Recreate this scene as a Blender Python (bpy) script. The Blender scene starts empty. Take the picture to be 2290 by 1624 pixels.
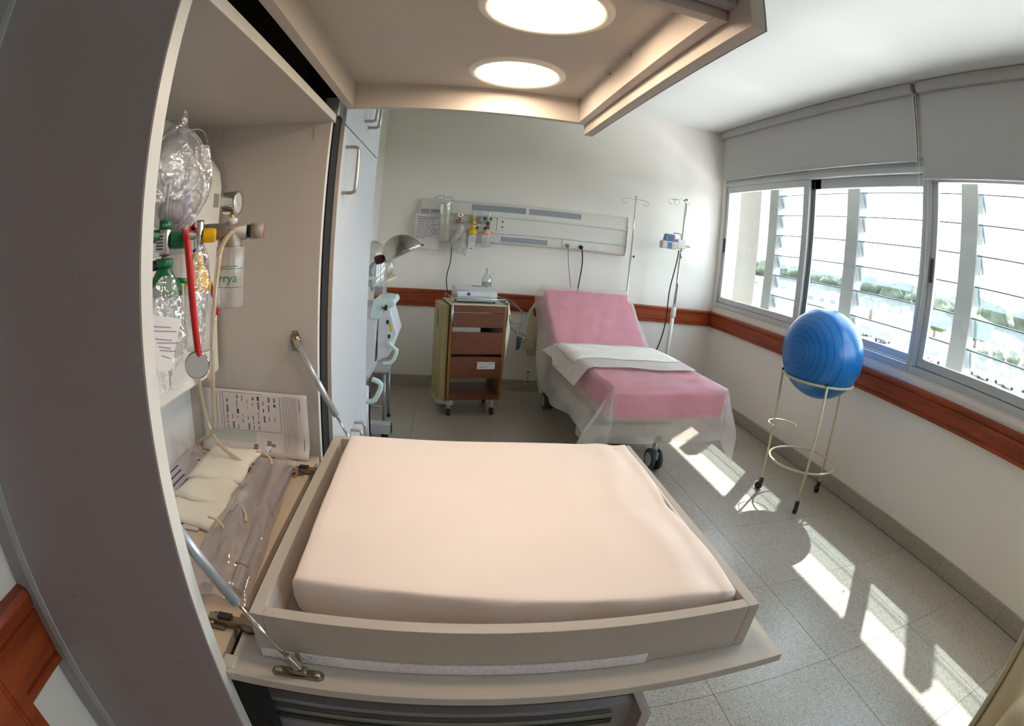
import bpy, bmesh, math, random
from mathutils import Vector, Matrix
random.seed(7)
SC = bpy.context.scene
COL = SC.collection
PI = math.pi

# ---------------------------------------------------------------- camera
# the photograph was taken with a fisheye lens: theta(r) = r/f + K (r/f)^3
cam_d = bpy.data.cameras.new('camera')
cam = bpy.data.objects.new('camera', cam_d)
COL.objects.link(cam)
SC.camera = cam
cam_d.type = 'PANO'
cam_d.sensor_width = 36.0
cam_d.sensor_height = 36.0 * 1624 / 2290
cam_d.sensor_fit = 'HORIZONTAL'
cam_d.clip_start = 0.01
cam_d.clip_end = 3000
FMM = 1160.51 * 36.0 / 2290
PK = .06049115
cc = cam_d if hasattr(cam_d, 'panorama_type') else cam_d.cycles
cc.panorama_type = 'FISHEYE_LENS_POLYNOMIAL'
cc.fisheye_fov = math.radians(179)
cc.fisheye_polynomial_k0 = 0.0
cc.fisheye_polynomial_k1 = -1.0 / FMM
cc.fisheye_polynomial_k2 = 0.0
cc.fisheye_polynomial_k3 = -PK / FMM ** 3
cc.fisheye_polynomial_k4 = 0.0
_w = Vector((-0.23616256, -0.0653389, -0.12800566))
_R = Matrix.Rotation(_w.length, 3, _w.normalized())      # camera frame (right, forward, up) -> world
_r, _f, _u = _R.col[0], _R.col[1], _R.col[2]
M = Matrix.Identity(4)
for i in range(3):
    M[i][0], M[i][1], M[i][2] = _r[i], _u[i], -_f[i]
M.translation = Vector((0, 0, 1.45))
cam.matrix_world = M

# ---------------------------------------------------------------- world, sun, exposure
SKY_STRENGTH = 5.0
SUN_STRENGTH = 6.5
LAMP_STRENGTH = 11.0
EXPOSURE = 1.5
w = bpy.data.worlds.new('sky')
SC.world = w
w.use_nodes = True
nt = w.node_tree
bg = nt.nodes['Background']
tc = nt.nodes.new('ShaderNodeTexCoord')
sx = nt.nodes.new('ShaderNodeSeparateXYZ')
rp = nt.nodes.new('ShaderNodeValToRGB')
nt.links.new(tc.outputs['Generated'], sx.inputs[0])
nt.links.new(sx.outputs['Z'], rp.inputs[0])
rp.color_ramp.elements[0].position = 0.0
rp.color_ramp.elements[0].color = (1.0, 1.0, 1.0, 1)
rp.color_ramp.elements[1].position = 0.9
rp.color_ramp.elements[1].color = (.72, .85, 1.0, 1)
nt.links.new(rp.outputs[0], bg.inputs[0])
bg.inputs[1].default_value = SKY_STRENGTH
sd = bpy.data.lights.new('sun', 'SUN')
sd.energy = SUN_STRENGTH
sd.angle = math.radians(0.7)
sd.color = (1.0, .97, .92)
sun = bpy.data.objects.new('sun', sd)
COL.objects.link(sun)
sun.location = (8, 6, 12)
sun.rotation_euler = Vector((-.50, -.45, -1)).to_track_quat('-Z', 'Y').to_euler()

# portal over the window opening: gives off no light, only tells the renderer where daylight comes in
pd_ = bpy.data.lights.new('window_portal', 'AREA')
pd_.shape = 'RECTANGLE'; pd_.size = 1.36; pd_.size_y = 5.54
pd_.cycles.is_portal = True
portal = bpy.data.objects.new('window_portal', pd_)
COL.objects.link(portal)
portal.location = (2.90, 2.07, 1.725)
portal.rotation_euler = (0, math.radians(90), 0)

vs = SC.view_settings
vs.view_transform = 'Standard'
vs.look = 'None'
vs.exposure = EXPOSURE
vs.gamma = 1.0
vs.use_curve_mapping = False
cy = SC.cycles
cy.use_denoising = True
cy.use_adaptive_sampling = True
cy.adaptive_threshold = .08
cy.adaptive_min_samples = 16
cy.max_bounces = 7
cy.diffuse_bounces = 5
cy.glossy_bounces = 4
cy.transmission_bounces = 6
cy.transparent_max_bounces = 14
cy.sample_clamp_indirect = 6.0
cy.caustics_reflective = False
cy.caustics_refractive = False

# ---------------------------------------------------------------- helpers: materials
def S(r, g, b):
    f = lambda c: (c / 255) / 12.92 if c / 255 <= .04045 else ((c / 255 + .055) / 1.055) ** 2.4
    return (f(r), f(g), f(b), 1)

_mats = {}
def mat(name, rgb, rough=.5, metal=0.0, var=.06, scale=8.0, bump=0.0, bscale=60.0, coat=0.0, trans=0.0, spec=.5, stretch=None):
    """Principled surface whose colour wanders a little with a noise texture."""
    if name in _mats:
        return _mats[name]
    m = bpy.data.materials.new(name); m.use_nodes = True
    nt = m.node_tree; p = nt.nodes['Principled BSDF']
    c = S(*rgb)
    tc = nt.nodes.new('ShaderNodeTexCoord')
    src = tc.outputs['Object']
    if stretch:
        mp = nt.nodes.new('ShaderNodeMapping'); mp.inputs['Scale'].default_value = stretch
        nt.links.new(src, mp.inputs[0]); src = mp.outputs[0]
    n = nt.nodes.new('ShaderNodeTexNoise'); n.inputs['Scale'].default_value = scale; n.inputs['Detail'].default_value = 4
    nt.links.new(src, n.inputs['Vector'])
    r = nt.nodes.new('ShaderNodeValToRGB')
    r.color_ramp.elements[0].position = .3; r.color_ramp.elements[1].position = .7
    r.color_ramp.elements[0].color = tuple(max(0, x * (1 - var)) for x in c[:3]) + (1,)
    r.color_ramp.elements[1].color = tuple(min(1, x * (1 + var)) for x in c[:3]) + (1,)
    nt.links.new(n.outputs[0], r.inputs[0]); nt.links.new(r.outputs[0], p.inputs['Base Color'])
    p.inputs['Roughness'].default_value = rough
    p.inputs['Metallic'].default_value = metal
    p.inputs['Specular IOR Level'].default_value = spec
    if coat: p.inputs['Coat Weight'].default_value = coat
    if trans: p.inputs['Transmission Weight'].default_value = trans
    if bump:
        n2 = nt.nodes.new('ShaderNodeTexNoise'); n2.inputs['Scale'].default_value = bscale; n2.inputs['Detail'].default_value = 3
        nt.links.new(src, n2.inputs['Vector'])
        b = nt.nodes.new('ShaderNodeBump'); b.inputs['Strength'].default_value = bump; b.inputs['Distance'].default_value = .01
        nt.links.new(n2.outputs[0], b.inputs['Height']); nt.links.new(b.outputs[0], p.inputs['Normal'])
    _mats[name] = m
    return m

def clear_mat(name, rgb, alpha=.25, rough=.05, gloss=.08, bump=0.0, bscale=30.0, trl=0.0):
    """Thin clear sheet: see-through, a share of body colour, a fresnel gloss."""
    if name in _mats:
        return _mats[name]
    m = bpy.data.materials.new(name); m.use_nodes = True
    nt = m.node_tree; nt.nodes.clear()
    o = nt.nodes.new('ShaderNodeOutputMaterial')
    t = nt.nodes.new('ShaderNodeBsdfTransparent')
    d = nt.nodes.new('ShaderNodeBsdfDiffuse'); d.inputs[0].default_value = S(*rgb)
    tl = nt.nodes.new('ShaderNodeBsdfTranslucent'); tl.inputs[0].default_value = S(*rgb)
    g = nt.nodes.new('ShaderNodeBsdfGlossy'); g.inputs['Roughness'].default_value = rough
    tc = nt.nodes.new('ShaderNodeTexCoord')
    n = nt.nodes.new('ShaderNodeTexNoise'); n.inputs['Scale'].default_value = bscale; n.inputs['Detail'].default_value = 2
    nt.links.new(tc.outputs['Object'], n.inputs['Vector'])
    if bump:
        b = nt.nodes.new('ShaderNodeBump'); b.inputs['Strength'].default_value = bump; b.inputs['Distance'].default_value = .02
        nt.links.new(n.outputs[0], b.inputs['Height'])
        for x in (d, g): nt.links.new(b.outputs[0], x.inputs['Normal'])
    m0 = nt.nodes.new('ShaderNodeMixShader'); m0.inputs[0].default_value = trl
    nt.links.new(d.outputs[0], m0.inputs[1]); nt.links.new(tl.outputs[0], m0.inputs[2])
    m1 = nt.nodes.new('ShaderNodeMixShader')
    mr = nt.nodes.new('ShaderNodeMapRange'); mr.inputs['To Min'].default_value = alpha * .85; mr.inputs['To Max'].default_value = min(1, alpha * 1.15)
    nt.links.new(n.outputs[0], mr.inputs[0]); nt.links.new(mr.outputs[0], m1.inputs[0])
    nt.links.new(t.outputs[0], m1.inputs[1]); nt.links.new(m0.outputs[0], m1.inputs[2])
    m2 = nt.nodes.new('ShaderNodeMixShader')
    lw = nt.nodes.new('ShaderNodeLayerWeight'); lw.inputs[0].default_value = .25
    ma = nt.nodes.new('ShaderNodeMath'); ma.operation = 'MULTIPLY_ADD'; ma.inputs[1].default_value = .5; ma.inputs[2].default_value = gloss
    nt.links.new(lw.outputs['Fresnel'], ma.inputs[0]); nt.links.new(ma.outputs[0], m2.inputs[0])
    nt.links.new(m1.outputs[0], m2.inputs[1]); nt.links.new(g.outputs[0], m2.inputs[2])
    nt.links.new(m2.outputs[0], o.inputs[0])
    _mats[name] = m
    return m

def glass_mat(name, tint, body, alpha, gloss):
    """Plain thin glass: tinted see-through, a little body colour, a little mirror."""
    m = bpy.data.materials.new(name); m.use_nodes = True
    nt = m.node_tree; nt.nodes.clear()
    o = nt.nodes.new('ShaderNodeOutputMaterial')
    t = nt.nodes.new('ShaderNodeBsdfTransparent'); t.inputs[0].default_value = S(*tint)
    d = nt.nodes.new('ShaderNodeBsdfTranslucent'); d.inputs[0].default_value = S(*body)
    g = nt.nodes.new('ShaderNodeBsdfGlossy'); g.inputs['Roughness'].default_value = .02
    m1 = nt.nodes.new('ShaderNodeMixShader'); m1.inputs[0].default_value = alpha
    m2 = nt.nodes.new('ShaderNodeMixShader'); m2.inputs[0].default_value = gloss
    nt.links.new(t.outputs[0], m1.inputs[1]); nt.links.new(d.outputs[0], m1.inputs[2])
    nt.links.new(m1.outputs[0], m2.inputs[1]); nt.links.new(g.outputs[0], m2.inputs[2])
    nt.links.new(m2.outputs[0], o.inputs[0])
    return m

def emit_mat(name, rgb, strength):
    m = bpy.data.materials.new(name); m.use_nodes = True
    nt = m.node_tree; p = nt.nodes['Principled BSDF']
    p.inputs['Base Color'].default_value = (*rgb, 1)
    p.inputs['Emission Color'].default_value = (*rgb, 1)
    p.inputs['Emission Strength'].default_value = strength
    return m

def wood_mat(name, a, b, axis=(1, 14, 14), rough=.35, scale=3.0):
    m = bpy.data.materials.new(name); m.use_nodes = True
    nt = m.node_tree; p = nt.nodes['Principled BSDF']
    tc = nt.nodes.new('ShaderNodeTexCoord'); mp = nt.nodes.new('ShaderNodeMapping'); mp.inputs['Scale'].default_value = axis
    n = nt.nodes.new('ShaderNodeTexNoise'); n.inputs['Scale'].default_value = scale; n.inputs['Detail'].default_value = 8; n.inputs['Roughness'].default_value = .65
    r = nt.nodes.new('ShaderNodeValToRGB')
    r.color_ramp.elements[0].position = .32; r.color_ramp.elements[1].position = .68
    r.color_ramp.elements[0].color = S(*a); r.color_ramp.elements[1].color = S(*b)
    nt.links.new(tc.outputs['Object'], mp.inputs[0]); nt.links.new(mp.outputs[0], n.inputs['Vector'])
    nt.links.new(n.outputs[0], r.inputs[0]); nt.links.new(r.outputs[0], p.inputs['Base Color'])
    p.inputs['Roughness'].default_value = rough
    return m

def terrazzo_mat(name, base, chip, dark, rough=.3):
    m = bpy.data.materials.new(name); m.use_nodes = True
    nt = m.node_tree; p = nt.nodes['Principled BSDF']
    tc = nt.nodes.new('ShaderNodeTexCoord')
    v = nt.nodes.new('ShaderNodeTexVoronoi'); v.inputs['Scale'].default_value = 260
    nt.links.new(tc.outputs['Object'], v.inputs['Vector'])
    r = nt.nodes.new('ShaderNodeValToRGB'); r.color_ramp.interpolation = 'CONSTANT'
    e = r.color_ramp.elements
    e[0].position = 0; e[0].color = S(*dark)
    e[1].position = .16; e[1].color = S(*base)
    x = e.new(.72); x.color = S(*chip)
    sp = nt.nodes.new('ShaderNodeSeparateColor')
    nt.links.new(v.outputs['Color'], sp.inputs[0]); nt.links.new(sp.outputs[0], r.inputs[0])
    oi = nt.nodes.new('ShaderNodeObjectInfo')
    mr = nt.nodes.new('ShaderNodeMapRange'); mr.inputs['To Min'].default_value = .95; mr.inputs['To Max'].default_value = 1.04
    nt.links.new(oi.outputs['Random'], mr.inputs[0])
    mx = nt.nodes.new('ShaderNodeVectorMath'); mx.operation = 'SCALE'
    nt.links.new(r.outputs[0], mx.inputs[0]); nt.links.new(mr.outputs[0], mx.inputs['Scale'])
    nt.links.new(mx.outputs[0], p.inputs['Base Color'])
    p.inputs['Roughness'].default_value = rough
    return m

# ---------------------------------------------------------------- helpers: geometry
class MB:
    def __init__(s): s.bm = bmesh.new()
    def box(s, x0, x1, y0, y1, z0, z1):
        v = [s.bm.verts.new((x, y, z)) for z in (z0, z1) for y in (y0, y1) for x in (x0, x1)]
        for f in ((0, 2, 3, 1), (4, 5, 7, 6), (0, 1, 5, 4), (2, 6, 7, 3), (0, 4, 6, 2), (1, 3, 7, 5)):
            s.bm.faces.new([v[i] for i in f])
        return s
    def obox(s, c, ax, ay, az):
        """box round c with half-axis vectors"""
        c, ax, ay, az = Vector(c), Vector(ax), Vector(ay), Vector(az)
        v = [s.bm.verts.new(c + i * ax + j * ay + k * az) for k in (-1, 1) for j in (-1, 1) for i in (-1, 1)]
        for f in ((0, 2, 3, 1), (4, 5, 7, 6), (0, 1, 5, 4), (2, 6, 7, 3), (0, 4, 6, 2), (1, 3, 7, 5)):
            s.bm.faces.new([v[i] for i in f])
        return s
    def ring(s, c, a, b, r, n):
        return [s.bm.verts.new(c + a * (r * math.cos(2 * PI * i / n)) + b * (r * math.sin(2 * PI * i / n))) for i in range(n)]
    def skin(s, R0, R1):
        n = len(R0)
        for i in range(n): s.bm.faces.new((R0[i], R0[(i + 1) % n], R1[(i + 1) % n], R1[i]))
    @staticmethod
    def frame(d):
        d = Vector(d).normalized()
        a = d.orthogonal().normalized(); return a, d.cross(a)
    def cyl(s, p0, p1, r, r2=None, n=16, cap=True):
        p0, p1 = Vector(p0), Vector(p1); r2 = r if r2 is None else r2
        a, b = s.frame(p1 - p0)
        A, B = s.ring(p0, a, b, r, n), s.ring(p1, a, b, r2, n)
        s.skin(A, B)
        if cap: s.bm.faces.new(A[::-1]); s.bm.faces.new(B)
        return s
    def tube(s, pts, r, n=8, closed=False, cap=True, smooth=0):
        P = [Vector(p) for p in pts]
        for _ in range(smooth):                                   # Chaikin
            Q = [] if closed else [P[0]]
            m = len(P)
            for i in range(m if closed else m - 1):
                a, b = P[i], P[(i + 1) % m]
                Q += [a.lerp(b, .25), a.lerp(b, .75)]
            if not closed: Q.append(P[-1])
            P = Q
        rings = []; m = len(P); a = None
        for i in range(m):
            d = (P[(i + 1) % m] - P[i - 1]) if closed else (P[min(i + 1, m - 1)] - P[max(i - 1, 0)])
            if d.length < 1e-9: d = Vector((0, 0, 1))
            d.normalize()
            a = d.orthogonal().normalized() if a is None else (a - d * a.dot(d)).normalized()
            rr = r(i / (m - 1)) if callable(r) else r
            rings.append(s.ring(P[i], a, d.cross(a), rr, n))
        for i in range(m - 1): s.skin(rings[i], rings[i + 1])
        if closed:
            # close with the best rotation
            best = min(range(n), key=lambda k: (rings[-1][0].co - rings[0][k].co).length)
            s.skin(rings[-1], rings[0][best:] + rings[0][:best])
        elif cap:
            s.bm.faces.new(rings[0][::-1]); s.bm.faces.new(rings[-1])
        return s
    def lathe(s, prof, c=(0, 0, 0), axis=(0, 0, 1), n=24, capb=True, capt=True):
        c = Vector(c); d = Vector(axis).normalized(); a, b = s.frame(d)
        R = [s.ring(c + d * h, a, b, max(r, 1e-5), n) for r, h in prof]
        for i in range(len(R) - 1): s.skin(R[i], R[i + 1])
        if capb: s.bm.faces.new(R[0][::-1])
        if capt: s.bm.faces.new(R[-1])
        return s
    def sphere(s, c, r, nu=24, nv=14, sc=(1, 1, 1)):
        pr = [(r * math.sin(PI * (i + .001 * (i == 0) - .001 * (i == nv)) / nv), -r * math.cos(PI * i / nv)) for i in range(nv + 1)]
        k = len(s.bm.verts)
        s.lathe(pr, (0, 0, 0), n=nu)
        s.bm.verts.ensure_lookup_table()
        for v in s.bm.verts[k:]:
            v.co = Vector(c) + Vector((v.co.x * sc[0], v.co.y * sc[1], v.co.z * sc[2]))
        return s
    def torus(s, c, R, r, nrm=(0, 0, 1), n=40, m=8):
        c = Vector(c); a, b = s.frame(nrm)
        return s.tube([c + a * (R * math.cos(2 * PI * i / n)) + b * (R * math.sin(2 * PI * i / n)) for i in range(n)], r, m, closed=True)
    def prism(s, poly, o, ex, ey, ez, h):
        """2-D polygon in (ex, ey) at o, pushed along ez by h"""
        o, ex, ey, ez = Vector(o), Vector(ex), Vector(ey), Vector(ez)
        A = [s.bm.verts.new(o + ex * p[0] + ey * p[1]) for p in poly]
        B = [s.bm.verts.new(o + ex * p[0] + ey * p[1] + ez * h) for p in poly]
        n = len(A)
        for i in range(n): s.bm.faces.new((A[i], A[(i + 1) % n], B[(i + 1) % n], B[i]))
        s.bm.faces.new(A[::-1]); s.bm.faces.new(B)
        return s
    def grid(s, f, nu, nv):
        V = [[s.bm.verts.new(f(i / nu, j / nv)) for j in range(nv + 1)] for i in range(nu + 1)]
        for i in range(nu):
            for j in range(nv):
                s.bm.faces.new((V[i][j], V[i + 1][j], V[i + 1][j + 1], V[i][j + 1]))
        return s
    def quad(s, *p):
        s.bm.faces.new([s.bm.verts.new(q) for q in p]); return s
    def build(s, name, material, parent=None, smooth=False, bevel=0.0, seg=2, sub=0, solid=0.0, M=None, auto=None):
        if M is not None: bmesh.ops.transform(s.bm, matrix=M, verts=s.bm.verts)
        bmesh.ops.recalc_face_normals(s.bm, faces=s.bm.faces)
        me = bpy.data.meshes.new(name); s.bm.to_mesh(me); s.bm.free()
        return put(name, me, material, parent, smooth, bevel, seg, sub, solid)

_loc = {}
def put(name, me, material, parent=None, smooth=False, bevel=0.0, seg=2, sub=0, solid=0.0):
    if material is not None and not me.materials: me.materials.append(material)
    if smooth: me.polygons.foreach_set('use_smooth', [True] * len(me.polygons))
    o = bpy.data.objects.new(name, me); COL.objects.link(o)
    adopt(o, parent)
    if solid:
        x = o.modifiers.new('solid', 'SOLIDIFY'); x.thickness = solid; x.offset = 0
    if bevel:
        x = o.modifiers.new('bevel', 'BEVEL'); x.width = bevel; x.segments = seg; x.limit_method = 'ANGLE'; x.angle_limit = math.radians(40)
        if not smooth:
            me.polygons.foreach_set('use_smooth', [True] * len(me.polygons))
            y = o.modifiers.new('wn', 'WEIGHTED_NORMAL'); y.keep_sharp = True
    if sub:
        x = o.modifiers.new('sub', 'SUBSURF'); x.levels = sub; x.render_levels = sub
    return o
def adopt(o, parent):
    if parent is not None:
        o.parent = parent
        o.matrix_parent_inverse = Matrix.Translation(-_loc.get(parent.name, Vector((0, 0, 0))))
def copy_at(o, parent, mw):
    c = o.copy(); COL.objects.link(c); c.parent = parent
    c.matrix_parent_inverse = Matrix.Translation(-_loc.get(parent.name, Vector((0, 0, 0)))) if parent else Matrix.Identity(4)
    c.matrix_basis = mw
    return c
def thing(name, label, cat, loc, group=None):
    o = bpy.data.objects.new(name, None); COL.objects.link(o)
    o.empty_display_size = .05
    o.location = loc; _loc[o.name] = Vector(loc)
    return tag(o, label, cat, group)
def tag(o, label, cat, group=None):
    o['label'] = label; o['category'] = cat
    if group: o['group'] = group
    return o
def struct(o):
    o['kind'] = 'structure'; return o
def text(body, size, o, ex, ey, material, parent, name='lettering', align='LEFT', space=1.0):
    cu = bpy.data.curves.new(name, 'FONT'); cu.body = body; cu.size = size; cu.align_x = align; cu.space_line = space
    t = bpy.data.objects.new(name, cu); COL.objects.link(t)
    dg = bpy.context.evaluated_depsgraph_get()
    me = bpy.data.meshes.new_from_object(t.evaluated_get(dg))
    bpy.data.objects.remove(t); bpy.data.curves.remove(cu)
    ex, ey = Vector(ex).normalized(), Vector(ey).normalized(); o = Vector(o)
    for v in me.vertices: v.co = o + ex * v.co.x + ey * v.co.y
    me.materials.clear()
    return put(name, me, material, parent)
def rotz(deg, c):
    c = Vector(c); return Matrix.Translation(c) @ Matrix.Rotation(math.radians(deg), 4, 'Z')
X, Y, Z = Vector((1, 0, 0)), Vector((0, 1, 0)), Vector((0, 0, 1))
#@@END_HELPERS
# ---------------------------------------------------------------- materials
WHITE_WALL = mat('wall_paint', (238, 232, 225), .75, var=.015, scale=1.5, bump=.04, bscale=90)
CEIL = mat('ceiling_paint', (218, 217, 214), .8, var=.01, scale=1.0)
FLOOR_T = terrazzo_mat('terrazzo_floor', (170, 161, 148), (188, 179, 167), (136, 128, 117), .28)
BASE_T = terrazzo_mat('terrazzo_skirting', (166, 159, 146), (180, 173, 160), (140, 133, 121), .45)
GROUT = mat('grout', (112, 108, 100), .9)
RAILW = wood_mat('red_stained_wood_y', (118, 42, 12), (166, 72, 28), (14, 1, 14), .4, 2.5)
RAILWX = wood_mat('red_stained_wood_x', (118, 42, 12), (166, 72, 28), (1, 14, 14), .4, 2.5)
ALU = mat('anodised_aluminium', (190, 192, 192), .42, .25, var=.03, scale=4)
ALU_D = mat('dark_gasket', (22, 23, 26), .6)
PANE = glass_mat('window_glass', (250, 253, 253), (235, 245, 245), .01, .03)
BLADE = glass_mat('louvre_glass', (198, 205, 208), (214, 228, 232), .06, .04)
BLIND = mat('blind_fabric', (178, 177, 176), .85, var=.03, scale=300)
POSTM = mat('louvre_post_paint', (104, 103, 100), .6, var=.05, scale=6)
BRKT = mat('louvre_bracket', (66, 70, 74), .5)
PLASTER = mat('rough_plaster', (128, 123, 114), .9, var=.05, scale=20, bump=.4, bscale=25)
LAM = mat('grey_laminate', (190, 184, 179), .42, var=.03, scale=260)
LAM_D = mat('dark_grey_laminate', (158, 157, 163), .42, var=.05, scale=260)
EDGE = mat('white_edge_band', (214, 210, 204), .4, var=.02)
DOORW = mat('white_laminate', (206, 210, 216), .35, var=.02, scale=30)
SHADE_BLACK = mat('void_shade_black', (12, 12, 13), .8)  # flat black that paints the shade in the cabinet's voids and gaps
BLACKP = mat('black_plastic', (26, 26, 28), .4)
STEEL = mat('brushed_steel', (186, 178, 168), .32, .9, var=.05, scale=30)
CHROME = mat('chrome', (214, 214, 212), .08, 1.0, var=.02)
ZINC = mat('zinc_hardware', (150, 138, 120), .3, .85, var=.15, scale=60)
STRUTM = mat('silver_cylinder', (176, 180, 188), .3, .5, var=.03)
CREAM = mat('cream_plastic', (216, 206, 176), .4, var=.03)
WPLAS = mat('white_plastic', (224, 222, 216), .4, var=.02)
PAPER = mat('paper', (222, 214, 214), .85, var=.02)
INK = mat('ink', (66, 64, 74), .9)
INKL = mat('pale_ink', (138, 132, 138), .9)

# ---------------------------------------------------------------- the room
XW, YB, XL, YF, ZC = 2.804, 4.927, -.69, -1.7, 2.93
RT, RB, SK = .961, .798, .114            # rail top / bottom, skirting height
fl = struct(MB().box(XL - .2, XW + .2, YF - .2, YB + .2, -.15, -.004).build('floor', GROUT))
T = .6
tile_me = None
ny = int((YB - YF) / T) + 2
for j in range(ny):
    for i in range(6):
        x0 = XW - .02 - (i + 1) * T; y0 = YB - .3 - (j + 1) * T + T
        x1, y1 = min(x0 + T, XW), min(y0 + T, YB)
        xa, ya = max(x0, XL), max(y0, YF)
        if x1 - xa < .02 or y1 - ya < .02: continue
        full = (x1 - xa > T - .001 and y1 - ya > T - .001)
        if full and tile_me is not None:
            o = bpy.data.objects.new('tile', tile_me.data); COL.objects.link(o); o.location = (x0, y0, 0); adopt(o, fl)
        else:
            q = .0012
            m = MB().box(q, x1 - xa - q, q, y1 - ya - q, -.004, 0)
            o = m.build('tile', FLOOR_T, fl); o.location = (xa, ya, 0)
            if full: tile_me = o
            else: o.location = (xa, ya, 0)
struct(MB().box(XL - .2, XW + .2, YF - .2, YB + .2, ZC, ZC + .15).build('ceiling', CEIL))
struct(MB().box(XL - .2, XW + .2, YB, YB + .2, 0, ZC).build('wall_back', WHITE_WALL))
struct(MB().box(XL - .2, XL, YF, YB, 0, ZC).build('wall_left', WHITE_WALL))
struct(MB().box(XL - .2, XW + .2, YF - .2, YF, 0, ZC).build('wall_front', WHITE_WALL))
WY0, WY1, WZ0, WZ1 = -.72, 4.86, 1.03, 2.42
m = MB()
m.box(XW, XW + .2, YF, YB, 0, WZ0).box(XW, XW + .2, YF, YB, WZ1, ZC)
m.box(XW, XW + .2, WY1, YB, WZ0, WZ1).box(XW, XW + .2, YF, WY0, WZ0, WZ1)
struct(m.build('wall_right', WHITE_WALL))

# bumper rails: board with two grooves and a rounded nose
def rail_profile():
    h = RT - RB
    return [(0, 0), (.022, 0), (.026, .006), (.026, .022), (.021, .025), (.021, .029), (.026, .032), (.026, h - .045), (.020, h - .042), (.020, h - .037), (.027, h - .034), (.030, h - .012), (.024, h), (0, h)]
t1 = struct(MB().prism(rail_profile(), (XL, YB, RB), -Y, Z, X, XW - XL).build('trim_1', RAILWX))
t2 = struct(MB().prism(rail_profile(), (XW, YF, RB), -X, Z, Y, YB - YF).build('trim_2', RAILW))
t3 = struct(MB().prism(rail_profile(), (XL, .285, RB), X, Z, Y, .125).build('trim_3', RAILW))
# door casing on the left wall beside the cabinet
m = MB().prism([(0, 0), (.0, .12), (.026, .12), (.026, .09), (.020, .085), (.020, .08), (.026, .075), (.026, 0)], (XL, .165, 0), X, Y, Z, 2.1)
struct(m.build('trim_4', RAILW))
dr = struct(MB().box(XL - .0, XL + .012, -.7, .165, 0, 2.05).build('door_1', RAILW))
MB().box(XL + .012, XL + .018, -.6, .06, 1.1, 1.9).build('door_panel', RAILW, dr, bevel=.003)
MB().box(XL + .012, XL + .018, -.6, .06, .2, .95).build('door_panel', RAILW, dr, bevel=.003)

# skirting: each slab its own piece
def skirting(name, o, d, nrm, length, step=.6):
    o, d, nrm = Vector(o), Vector(d), Vector(nrm)
    root = struct(MB().obox(o + d * length / 2 + nrm * .003 + Z * SK / 2, d * length / 2, nrm * .003, Z * (SK / 2 - .001)).build(name, GROUT))
    k = 0.0
    while k < length - .01:
        e = min(k + step, length)
        MB().prism([(0, .0), (.014, .0), (.014, SK - .004), (.010, SK), (0, SK)], o + d * (k + .001), nrm, Z, d, e - k - .002).build('skirting_slab', BASE_T, root)
        k = e
skirting('baseboard_back', (XL, YB, 0), X, -Y, XW - XL)
skirting('baseboard_right', (XW, YF, 0), Y, -X, YB - YF)
skirting('baseboard_left', (XL, 1.9, 0), Y, X, YB - 1.9)

# ---------------------------------------------------------------- windows
def bar_frame(m, x0, x1, y0, y1, z0, z1, wl, wr, wb, wt):
    """four bars; wl at the y1 side, wr at the y0 side"""
    m.box(x0, x1, y0, y1, z0, z0 + wb).box(x0, x1, y0, y1, z1 - wt, z1)
    m.box(x0, x1, y0, y0 + wr, z0 + wb, z1 - wt).box(x0, x1, y1 - wl, y1, z0 + wb, z1 - wt)
    return m
def window(name, y0, y1, split, mirror):
    fr = struct(bar_frame(MB(), XW - .012, XW + .075, y0, y1, WZ0, WZ1, .035, .03, .045, .06).build(name, ALU, bevel=.003))
    # small tracks along sill and head
    for x in (XW + .008, XW + .045):
        MB().box(x, x + .006, y0 + .03, y1 - .035, WZ0 + .045, WZ0 + .058).build('track', ALU, fr)
    MB().box(XW - .011, XW + .07, y0 + .03, y1 - .035, WZ1 - .105, WZ1 - .06).build('head_track', ALU, fr, bevel=.002)
    MB().box(XW + .038, XW + .072, split - .14, split, WZ1 - .185, WZ1 - .105).build('head_gasket', ALU_D, fr)
    MB().box(XW + .034, XW + .072, y0 + .032, split - .14, WZ1 - .185, WZ1 - .105).build('head_rail', ALU, fr)
    zb, zt = WZ0 + .05, WZ1 - .10
    # inner sash (towards the back wall), outer sash
    sa = bar_frame(MB(), XW - .002, XW + .030, split - .02, y1 - .03, zb, zt, .055, .078, .055, .07).build('sash', ALU, fr, bevel=.003)
    MB().box(XW + .012, XW + .018, split + .052, y1 - .08, zb + .05, zt - .065).build('pane', PANE, sa)
    sb = bar_frame(MB(), XW + .038, XW + .068, y0 + .03, split + .03, zb, zt, .075, .03, .055, .088).build('sash', ALU, fr, bevel=.003)
    MB().box(XW + .050, XW + .056, y0 + .055, split - .04, zb + .05, zt - .08).build('pane', PANE, sb)
    for x in (split - .045, split - .065):
        MB().box(XW + .03, XW + .04, x, x + .008, zb + .01, zt - .02).build('brush_seal', ALU_D, fr)
    # pull handle slot on the inner sash
    yh = y1 - .058
    hd = MB().cyl((XW - .004, yh, 1.61), (XW - .004, yh, 1.76), .012, n=12).build('handle', BLACKP, sa, smooth=True)
    MB().box(XW - .0175, XW - .015, yh - .004, yh + .004, 1.655, 1.665).build('catch', mat('red_dot', (200, 40, 40)), hd)
    return fr
window('window_1', 2.07, WY1, 3.42, False)
window('window_2', WY0, 2.05, .68, False)

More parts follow.
